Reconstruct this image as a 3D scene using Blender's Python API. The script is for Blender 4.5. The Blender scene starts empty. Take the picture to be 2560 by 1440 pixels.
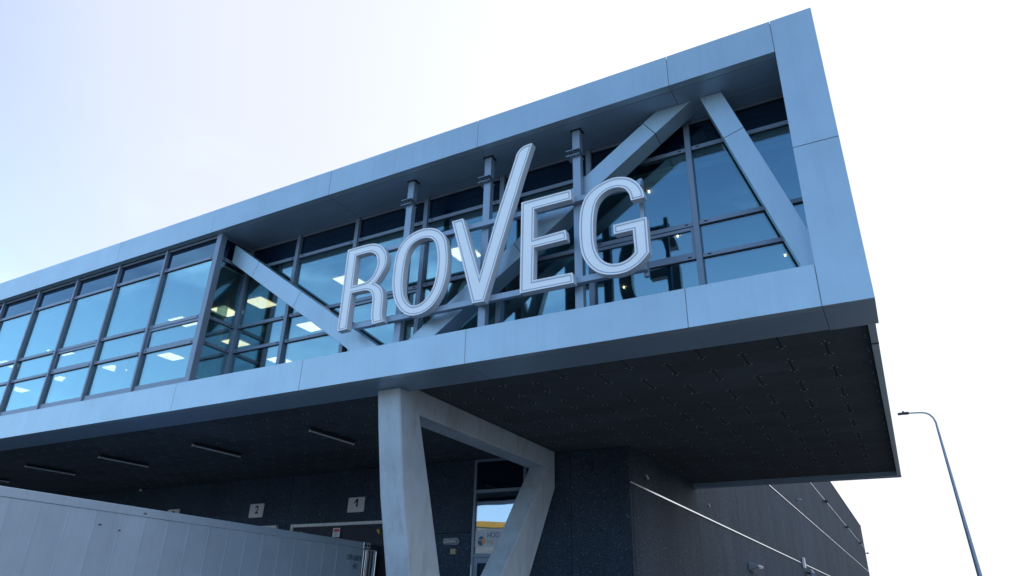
import bpy, bmesh, math, random
from mathutils import Vector, Matrix
from mathutils.geometry import tessellate_polygon
R = math.radians
rnd = random.Random(7)
sc = bpy.context.scene
col = sc.collection

# ------------------------------------------------------------------ camera
cam_d = bpy.data.cameras.new('camera')
cam_d.sensor_width = 36.0
cam_d.lens = 1718.556 / 2560 * 36.0
cam_d.clip_start = 0.05
cam_d.clip_end = 3000
cam = bpy.data.objects.new('camera', cam_d)
col.objects.link(cam)
_w = Vector((1.10118461, 0.29973107, -0.42956075))
_M = Matrix.Rotation(_w.length, 3, _w.normalized())          # world -> (right, down, forward)
_C = Matrix((_M[0], -_M[1], -_M[2])).transposed()
cam.matrix_world = Matrix.Translation((0, 0, 1.6)) @ _C.to_4x4()
sc.camera = cam

# ------------------------------------------------------------------ sky, sun, exposure
SUN_EL, SUN_AZ = R(42), R(-20)       # azimuth from +Y, towards +X positive
world = bpy.data.worlds.new('World')
sc.world = world
world.use_nodes = True
nt = world.node_tree
nt.nodes.clear()
W_ = nt.nodes.new
wo = W_('ShaderNodeOutputWorld'); bg = W_('ShaderNodeBackground'); sky = W_('ShaderNodeTexSky')
sky.sky_type = 'NISHITA'; sky.sun_disc = False
sky.sun_elevation = SUN_EL; sky.sun_rotation = SUN_AZ
sky.air_density = 1.0; sky.dust_density = 0.9; sky.ozone_density = 1.6
tc = W_('ShaderNodeTexCoord')
# thin cloud veil: thick around the sun's side and low down, broken puffs elsewhere
dot = W_('ShaderNodeVectorMath'); dot.operation = 'DOT_PRODUCT'
nt.links.new(tc.outputs['Generated'], dot.inputs[0])
dot.inputs[1].default_value = (0.42, 0.80, 0.42)
mr = W_('ShaderNodeMapRange'); mr.inputs[1].default_value = -0.42; mr.inputs[2].default_value = 0.36
mr.interpolation_type = 'SMOOTHSTEP'
nt.links.new(dot.outputs['Value'], mr.inputs[0])
mp = W_('ShaderNodeMapping'); mp.inputs['Scale'].default_value = (1.0, 1.0, 2.6)
nt.links.new(tc.outputs['Generated'], mp.inputs[0])
nz = W_('ShaderNodeTexNoise'); nz.inputs['Scale'].default_value = 2.3; nz.inputs['Detail'].default_value = 7; nz.inputs['Roughness'].default_value = 0.55
nt.links.new(mp.outputs[0], nz.inputs['Vector'])
mr2 = W_('ShaderNodeMapRange'); mr2.inputs[1].default_value = 0.53; mr2.inputs[2].default_value = 0.72
mr2.inputs[4].default_value = 0.58; mr2.interpolation_type = 'SMOOTHSTEP'
nt.links.new(nz.outputs['Fac'], mr2.inputs[0])
# horizon haze, all round
sx = W_('ShaderNodeSeparateXYZ'); nt.links.new(tc.outputs['Generated'], sx.inputs[0])
hz = W_('ShaderNodeMapRange'); hz.inputs[1].default_value = -0.02; hz.inputs[2].default_value = 0.62
hz.inputs[3].default_value = 0.55; hz.inputs[4].default_value = 0.0; hz.interpolation_type = 'SMOOTHSTEP'
nt.links.new(sx.outputs['Z'], hz.inputs[0])
mrs = W_('ShaderNodeMath'); mrs.operation = 'MULTIPLY'; mrs.inputs[1].default_value = 0.95
nt.links.new(mr.outputs[0], mrs.inputs[0])
def screen(a, b):
    """1 - (1-a)(1-b)"""
    i1 = W_('ShaderNodeMath'); i1.operation = 'SUBTRACT'; i1.inputs[0].default_value = 1; nt.links.new(a, i1.inputs[1])
    i2 = W_('ShaderNodeMath'); i2.operation = 'SUBTRACT'; i2.inputs[0].default_value = 1; nt.links.new(b, i2.inputs[1])
    m_ = W_('ShaderNodeMath'); m_.operation = 'MULTIPLY'; nt.links.new(i1.outputs[0], m_.inputs[0]); nt.links.new(i2.outputs[0], m_.inputs[1])
    o_ = W_('ShaderNodeMath'); o_.operation = 'SUBTRACT'; o_.inputs[0].default_value = 1; nt.links.new(m_.outputs[0], o_.inputs[1])
    return o_.outputs[0]
veil = screen(hz.outputs[0], mr2.outputs[0])
tint = W_('ShaderNodeMix'); tint.data_type = 'RGBA'; tint.blend_type = 'MULTIPLY'; tint.inputs['Factor'].default_value = 1
nt.links.new(sky.outputs[0], tint.inputs['A']); tint.inputs['B'].default_value = (0.90, 1.05, 1.22, 1)
mixc = W_('ShaderNodeMix'); mixc.data_type = 'RGBA'
nt.links.new(veil, mixc.inputs['Factor'])
nt.links.new(tint.outputs['Result'], mixc.inputs['A'])
mixc.inputs['B'].default_value = (6.7, 9.7, 12.9, 1)
# the veil itself pales from lavender-blue to white towards the right
vr = W_('ShaderNodeValToRGB'); ve = vr.color_ramp.elements
while len(ve) < 4: ve.new(0.5)
for k_, (pp, cc) in enumerate(((0.0, (0.58, 0.62, 0.82)), (0.20, (0.74, 0.77, 0.94)), (0.52, (0.81, 0.835, 0.93)), (0.92, (0.93, 0.935, 0.96)))):
    ve[k_].position = pp; ve[k_].color = (*cc, 1)
nt.links.new(dot.outputs['Value'], vr.inputs[0])
vs = W_('ShaderNodeVectorMath'); vs.operation = 'SCALE'; vs.inputs['Scale'].default_value = 4.6
nt.links.new(vr.outputs[0], vs.inputs[0])
mixs = W_('ShaderNodeMix'); mixs.data_type = 'RGBA'
nt.links.new(mrs.outputs[0], mixs.inputs['Factor']); nt.links.new(mixc.outputs['Result'], mixs.inputs['A'])
nt.links.new(vs.outputs[0], mixs.inputs['B'])
nt.links.new(mixs.outputs['Result'], bg.inputs['Color'])
bg.inputs['Strength'].default_value = 0.11
nt.links.new(bg.outputs[0], wo.inputs[0])

sun_d = bpy.data.lights.new('sun', 'SUN'); sun_d.energy = 2.2; sun_d.angle = R(0.5); sun_d.color = (1.0, 0.96, 0.92)
sun = bpy.data.objects.new('sun', sun_d); col.objects.link(sun)
sdir = Vector((math.sin(SUN_AZ) * math.cos(SUN_EL), math.cos(SUN_AZ) * math.cos(SUN_EL), math.sin(SUN_EL)))
sun.rotation_euler = sdir.to_track_quat('Z', 'Y').to_euler()
sun.location = (0, 40, 60)
sc.view_settings.view_transform = 'Standard'; sc.view_settings.look = 'None'
sc.view_settings.exposure = 1.15; sc.view_settings.gamma = 1.0
try: sc.view_settings.use_curve_mapping = False
except Exception: pass
sc.render.engine = 'CYCLES'
cy = sc.cycles
cy.max_bounces = 10; cy.transparent_max_bounces = 16; cy.diffuse_bounces = 4; cy.glossy_bounces = 5
cy.caustics_reflective = False; cy.caustics_refractive = False
cy.sample_clamp_indirect = 4.0
try: cy.use_denoising = True
except Exception: pass

# ------------------------------------------------------------------ materials
def newmat(name):
    m = bpy.data.materials.new(name); m.use_nodes = True
    return m, m.node_tree, m.node_tree.nodes, m.node_tree.nodes['Principled BSDF']
def coords(nt, scale=(1, 1, 1), obj=False):
    """World-position coordinates, so that alike pieces never repeat the same pattern."""
    if obj:
        t = nt.nodes.new('ShaderNodeTexCoord'); o = t.outputs['Object']
    else:
        t = nt.nodes.new('ShaderNodeNewGeometry'); o = t.outputs['Position']
    m = nt.nodes.new('ShaderNodeMapping'); m.inputs['Scale'].default_value = scale
    nt.links.new(o, m.inputs[0]); return m.outputs[0]
def noise(nt, vec, scale, detail=4, rough=0.5):
    n = nt.nodes.new('ShaderNodeTexNoise'); n.inputs['Scale'].default_value = scale
    n.inputs['Detail'].default_value = detail; n.inputs['Roughness'].default_value = rough
    nt.links.new(vec, n.inputs['Vector']); return n.outputs['Fac']
def ramp(nt, fac, stops):
    r = nt.nodes.new('ShaderNodeValToRGB'); e = r.color_ramp.elements
    while len(e) < len(stops): e.new(0.5)
    for k, (p, c) in enumerate(stops):
        e[k].position = p; e[k].color = (*c, 1) if len(c) == 3 else c
    nt.links.new(fac, r.inputs[0]); return r.outputs[0]
def mixcol(nt, fac, a, b, mode='MIX'):
    n = nt.nodes.new('ShaderNodeMix'); n.data_type = 'RGBA'; n.blend_type = mode
    for s, v in (('Factor', fac), ('A', a), ('B', b)):
        if hasattr(v, 'links') or hasattr(v, 'is_linked'): nt.links.new(v, n.inputs[s])
        elif s == 'Factor': n.inputs[s].default_value = v
        else: n.inputs[s].default_value = (*v, 1)
    return n.outputs['Result']
def bump(nt, h, bs, strength, dist=0.01):
    b = nt.nodes.new('ShaderNodeBump'); b.inputs['Strength'].default_value = strength; b.inputs['Distance'].default_value = dist
    nt.links.new(h, b.inputs['Height']); nt.links.new(b.outputs[0], bs.inputs['Normal'])

def painted(name, c, rough=0.4, var=0.05, streak=0.0, metal=0.0, spec=0.5, orange=0.0):
    m, nt, N, bs = newmat(name)
    v = coords(nt)
    n1 = noise(nt, v, 1.3, 5, 0.6)
    lo = tuple(x * (1 - var * 1.6) for x in c); hi = tuple(min(1, x * (1 + var)) for x in c)
    cc = ramp(nt, n1, [(0.3, lo), (0.7, hi)])
    if streak:
        v2 = coords(nt, (9, 9, 0.35)); n2 = noise(nt, v2, 1.5, 6, 0.65)
        f = ramp(nt, n2, [(0.5, (0, 0, 0)), (0.85, (streak,) * 3)])
        cc = mixcol(nt, f, cc, tuple(x * 0.45 for x in c))
    oi = N.new('ShaderNodeObjectInfo')
    f = ramp(nt, oi.outputs['Random'], [(0, (1 - var,) * 3), (1, (1 + var * .6,) * 3)])
    cc = mixcol(nt, 1.0, cc, f, 'MULTIPLY')
    nt.links.new(cc, bs.inputs['Base Color'])
    bs.inputs['Roughness'].default_value = rough; bs.inputs['Metallic'].default_value = metal
    bs.inputs['Specular IOR Level'].default_value = spec
    v3 = coords(nt); n3 = noise(nt, v3, 3.0, 2, 0.4)
    bump(nt, n3, bs, 0.12 + orange, 0.012)
    return m
M = {}
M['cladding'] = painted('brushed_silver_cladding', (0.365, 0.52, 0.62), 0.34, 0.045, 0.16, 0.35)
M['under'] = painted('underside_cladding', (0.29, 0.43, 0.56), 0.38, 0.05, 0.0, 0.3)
M['frame'] = painted('grey_window_frame', (0.19, 0.26, 0.345), 0.4, 0.05, 0.05, 0.2)
M['steel'] = painted('grey_steel', (0.28, 0.38, 0.48), 0.42, 0.05, 0.1, 0.3)
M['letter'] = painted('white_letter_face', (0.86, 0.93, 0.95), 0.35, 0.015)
M['lip'] = painted('letter_lip', (0.93, 0.95, 0.96), 0.3, 0.01)
M['scuff'] = painted('scuff_mark', (0.16, 0.17, 0.19), 0.8, 0.1)
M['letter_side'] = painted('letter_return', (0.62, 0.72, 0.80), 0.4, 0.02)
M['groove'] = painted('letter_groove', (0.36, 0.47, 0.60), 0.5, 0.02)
M['dark'] = painted('dark_metal', (0.03, 0.035, 0.045), 0.5, 0.1)
M['seam'] = painted('panel_seam', (0.05, 0.065, 0.085), 0.7, 0.1)
M['gasket'] = painted('black_gasket', (0.012, 0.013, 0.016), 0.6, 0.1)
M['ceiling'] = painted('white_ceiling_tile', (0.78, 0.80, 0.80), 0.8, 0.02)
M['wallpaint'] = painted('interior_wall_paint', (0.55, 0.58, 0.58), 0.8, 0.03)
M['floor'] = painted('office_floor', (0.18, 0.19, 0.20), 0.7, 0.1)
M['container'] = painted('container_paint', (0.48, 0.62, 0.74), 0.5, 0.05, 0.22)
M['white'] = painted('white_paint', (0.72, 0.74, 0.76), 0.5, 0.04)
M['sign_plate'] = painted('sign_plate', (0.72, 0.76, 0.80), 0.5, 0.04, 0.1)
M['black_print'] = painted('black_print', (0.01, 0.01, 0.012), 0.6, 0.02)
M['yellow'] = painted('yellow_paint', (0.62, 0.48, 0.05), 0.5, 0.1)
M['curtain'] = painted('dock_curtain', (0.018, 0.026, 0.045), 0.7, 0.15)
M['stainless'] = painted('stainless_steel', (0.55, 0.57, 0.60), 0.18, 0.04, 0.0, 1.0)
M['screw'] = painted('screw_head_zinc', (0.42, 0.47, 0.52), 0.5, 0.1)
M['galv'] = painted('galvanised_steel', (0.30, 0.36, 0.44), 0.45, 0.08, 0.1, 0.25)
M['profile'] = painted('aluminium_profile', (0.85, 0.87, 0.9), 0.22, 0.03, 0.0, 0.9)
M['beige'] = painted('beige_plastic', (0.42, 0.39, 0.26), 0.5, 0.03)
M['lampgrey'] = painted('grey_lamp_cover', (0.26, 0.27, 0.28), 0.25, 0.05)
M['lampglass'] = painted('lamp_diffuser', (0.82, 0.84, 0.84), 0.3, 0.03)
M['blue_print'] = painted('blue_print', (0.05, 0.12, 0.25), 0.5, 0.02)
M['tan_print'] = painted('tan_print', (0.55, 0.42, 0.30), 0.5, 0.02)
M['orange_print'] = painted('orange_print', (0.75, 0.40, 0.14), 0.5, 0.02)
M['red_print'] = painted('red_print', (0.5, 0.08, 0.06), 0.5, 0.02)
M['banner'] = painted('banner_film', (0.62, 0.67, 0.74), 0.45, 0.02)
M['shed_grey'] = painted('opposite_shed_grey', (0.25, 0.27, 0.3), 0.5, 0.05)
M['shed_orange'] = painted('opposite_shed_orange', (0.60, 0.36, 0.06), 0.5, 0.05)
M['pot'] = painted('plant_pot', (0.3, 0.3, 0.3), 0.5, 0.05)
M['leaf'] = painted('houseplant_leaf', (0.05, 0.10, 0.03), 0.5, 0.15)

def concrete():
    m, nt, N, bs = newmat('cast_concrete')
    v = coords(nt); n1 = noise(nt, v, 0.9, 6, 0.62)
    c = ramp(nt, n1, [(0.25, (0.40, 0.48, 0.54)), (0.5, (0.50, 0.60, 0.67)), (0.78, (0.57, 0.68, 0.75))])
    v2 = coords(nt, (2.2, 2.2, 0.6)); n2 = noise(nt, v2, 1.4, 8, 0.7)
    st = ramp(nt, n2, [(0.50, (0, 0, 0)), (0.72, (0.6, 0.6, 0.6))])
    c = mixcol(nt, st, c, (0.30, 0.31, 0.31))
    vo = N.new('ShaderNodeTexVoronoi'); vo.inputs['Scale'].default_value = 15.0; nt.links.new(v, vo.inputs['Vector'])
    pit = ramp(nt, vo.outputs['Distance'], [(0.0, (1, 1, 1)), (0.055, (1, 1, 1)), (0.085, (0, 0, 0))])
    n4 = noise(nt, v, 1.7, 3); gate = ramp(nt, n4, [(0.47, (0, 0, 0)), (0.56, (1, 1, 1))])
    pg = mixcol(nt, 1.0, pit, gate, 'MULTIPLY')
    c = mixcol(nt, pg, c, (0.13, 0.13, 0.13))
    nt.links.new(c, bs.inputs['Base Color']); bs.inputs['Roughness'].default_value = 0.82
    n3 = noise(nt, v, 14, 5, 0.7); bump(nt, n3, bs, 0.35, 0.01)
    return m
M['concrete'] = concrete()
def aggregate(name, base, lo, spark):
    m, nt, N, bs = newmat(name)
    v = coords(nt)
    vo = N.new('ShaderNodeTexVoronoi'); vo.inputs['Scale'].default_value = 38.0; nt.links.new(v, vo.inputs['Vector'])
    sp = ramp(nt, vo.outputs['Color'], [(0.0, lo), (0.55, base), (0.86, base), (0.97, spark)])
    n1 = noise(nt, coords(nt, (1, 1, .35)), 0.7, 6, 0.6)
    f = ramp(nt, n1, [(0.3, (0.72,) * 3), (0.7, (1.15,) * 3)])
    c = mixcol(nt, 1.0, sp, f, 'MULTIPLY')
    oi = N.new('ShaderNodeObjectInfo')
    f2 = ramp(nt, oi.outputs['Random'], [(0, (0.93,) * 3), (1, (1.07,) * 3)])
    c = mixcol(nt, 1.0, c, f2, 'MULTIPLY')
    nt.links.new(c, bs.inputs['Base Color']); bs.inputs['Roughness'].default_value = 0.75; bs.inputs['Specular IOR Level'].default_value = 0.15
    bump(nt, vo.outputs['Distance'], bs, 0.5, 0.012)
    return m
M['aggregate'] = aggregate('dark_exposed_aggregate', (0.050, 0.078, 0.114), (0.019, 0.030, 0.048), (0.26, 0.32, 0.40))
def board():
    m, nt, N, bs = newmat('dark_wood_wool_board')
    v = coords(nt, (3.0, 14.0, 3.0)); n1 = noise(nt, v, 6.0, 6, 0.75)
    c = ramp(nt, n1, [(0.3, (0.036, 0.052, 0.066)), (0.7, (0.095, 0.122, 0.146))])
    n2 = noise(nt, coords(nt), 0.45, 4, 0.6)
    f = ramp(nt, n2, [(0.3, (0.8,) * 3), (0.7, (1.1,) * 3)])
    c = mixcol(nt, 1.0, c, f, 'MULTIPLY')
    oi = N.new('ShaderNodeObjectInfo')
    f2 = ramp(nt, oi.outputs['Random'], [(0, (0.88,) * 3), (1, (1.1,) * 3)])
    c = mixcol(nt, 1.0, c, f2, 'MULTIPLY')
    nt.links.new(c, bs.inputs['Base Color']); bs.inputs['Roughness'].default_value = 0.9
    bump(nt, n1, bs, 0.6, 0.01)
    return m
M['board'] = board()
def asphalt():
    m, nt, N, bs = newmat('yard_asphalt')
    v = coords(nt); n1 = noise(nt, v, 40, 4, 0.7)
    c = ramp(nt, n1, [(0.3, (0.04, 0.042, 0.046)), (0.7, (0.075, 0.077, 0.078))])
    n2 = noise(nt, v, 0.15, 5); f = ramp(nt, n2, [(0.3, (0.8,) * 3), (0.7, (1.2,) * 3)])
    nt.links.new(mixcol(nt, 1.0, c, f, 'MULTIPLY'), bs.inputs['Base Color']); bs.inputs['Roughness'].default_value = 0.9
    bump(nt, n1, bs, 0.4, 0.01)
    return m
M['asphalt'] = asphalt()
def pavers():
    m, nt, N, bs = newmat('yard_concrete_paving')
    v = coords(nt); br = N.new('ShaderNodeTexBrick'); br.inputs['Scale'].default_value = 1.0
    br.inputs['Color1'].default_value = (0.15, 0.155, 0.16, 1); br.inputs['Color2'].default_value = (0.19, 0.195, 0.2, 1)
    br.inputs['Mortar'].default_value = (0.12, 0.12, 0.11, 1); br.inputs['Mortar Size'].default_value = 0.01
    br.inputs['Brick Width'].default_value = 0.4; br.inputs['Row Height'].default_value = 0.2
    nt.links.new(v, br.inputs['Vector']); nt.links.new(br.outputs[0], bs.inputs['Base Color']); bs.inputs['Roughness'].default_value = 0.85
    return m
M['pavers'] = pavers()
def glass(name, tint, refl, f0, kick):
    """Solar-control glazing: a clear tinted body under a coating that mirrors what stands before it."""
    m = bpy.data.materials.new(name); m.use_nodes = True; nt = m.node_tree; N = nt.nodes; N.clear()
    out = N.new('ShaderNodeOutputMaterial'); mix = N.new('ShaderNodeMixShader')
    tr = N.new('ShaderNodeBsdfTransparent'); tr.inputs[0].default_value = (*tint, 1)
    gl = N.new('ShaderNodeBsdfGlossy'); gl.inputs[0].default_value = (*refl, 1); gl.inputs['Roughness'].default_value = 0.012
    lw = N.new('ShaderNodeLayerWeight'); lw.inputs['Blend'].default_value = 0.5
    ma = N.new('ShaderNodeMath'); ma.operation = 'POWER'; ma.inputs[1].default_value = 3.0
    nt.links.new(lw.outputs['Facing'], ma.inputs[0])
    mb = N.new('ShaderNodeMath'); mb.operation = 'MULTIPLY_ADD'; mb.inputs[1].default_value = kick; mb.inputs[2].default_value = f0
    nt.links.new(ma.outputs[0], mb.inputs[0]); nt.links.new(mb.outputs[0], mix.inputs[0])
    # panes are never perfectly flat: a very soft waviness
    v = coords(nt); n = noise(nt, v, 0.9, 1, 0.3)
    b = N.new('ShaderNodeBump'); b.inputs['Strength'].default_value = 0.12; b.inputs['Distance'].default_value = 0.02
    nt.links.new(n, b.inputs['Height']); nt.links.new(b.outputs[0], gl.inputs['Normal'])
    nt.links.new(tr.outputs[0], mix.inputs[1]); nt.links.new(gl.outputs[0], mix.inputs[2]); nt.links.new(mix.outputs[0], out.inputs[0])
    return m
M['glass'] = glass('solar_glass', (0.57, 0.69, 0.68), (0.51, 0.83, 0.95), 0.29, 0.74)
M['doorglass'] = glass('door_glass', (0.6, 0.7, 0.75), (0.8, 0.9, 1.0), 0.30, 0.5)
def spandrel():
    m = bpy.data.materials.new('dark_spandrel_glass'); m.use_nodes = True; nt = m.node_tree; N = nt.nodes; N.clear()
    out = N.new('ShaderNodeOutputMaterial'); mix = N.new('ShaderNodeMixShader')
    df = N.new('ShaderNodeBsdfDiffuse'); df.inputs[0].default_value = (0.002, 0.008, 0.022, 1)
    gl = N.new('ShaderNodeBsdfGlossy'); gl.inputs[0].default_value = (0.50, 0.78, 1.0, 1); gl.inputs['Roughness'].default_value = 0.02
    lw = N.new('ShaderNodeLayerWeight'); lw.inputs['Blend'].default_value = 0.5
    ma = N.new('ShaderNodeMath'); ma.operation = 'POWER'; ma.inputs[1].default_value = 3.0; nt.links.new(lw.outputs['Facing'], ma.inputs[0])
    mb = N.new('ShaderNodeMath'); mb.operation = 'MULTIPLY_ADD'; mb.inputs[1].default_value = 0.75; mb.inputs[2].default_value = 0.07
    nt.links.new(ma.outputs[0], mb.inputs[0]); nt.links.new(mb.outputs[0], mix.inputs[0])
    nt.links.new(df.outputs[0], mix.inputs[1]); nt.links.new(gl.outputs[0], mix.inputs[2]); nt.links.new(mix.outputs[0], out.inputs[0])
    return m
M['spandrel'] = spandrel()
def emit(name, c, s):
    m, nt, N, bs = newmat(name)
    bs.inputs['Base Color'].default_value = (*c, 1); bs.inputs['Emission Color'].default_value = (*c, 1)
    bs.inputs['Emission Strength'].default_value = s; return m
M['panel_light'] = emit('lit_ceiling_panel', (1.0, 0.70, 0.44), 2.2)
M['spot'] = emit('lit_spot', (1.0, 0.66, 0.38), 7.0)
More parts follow.
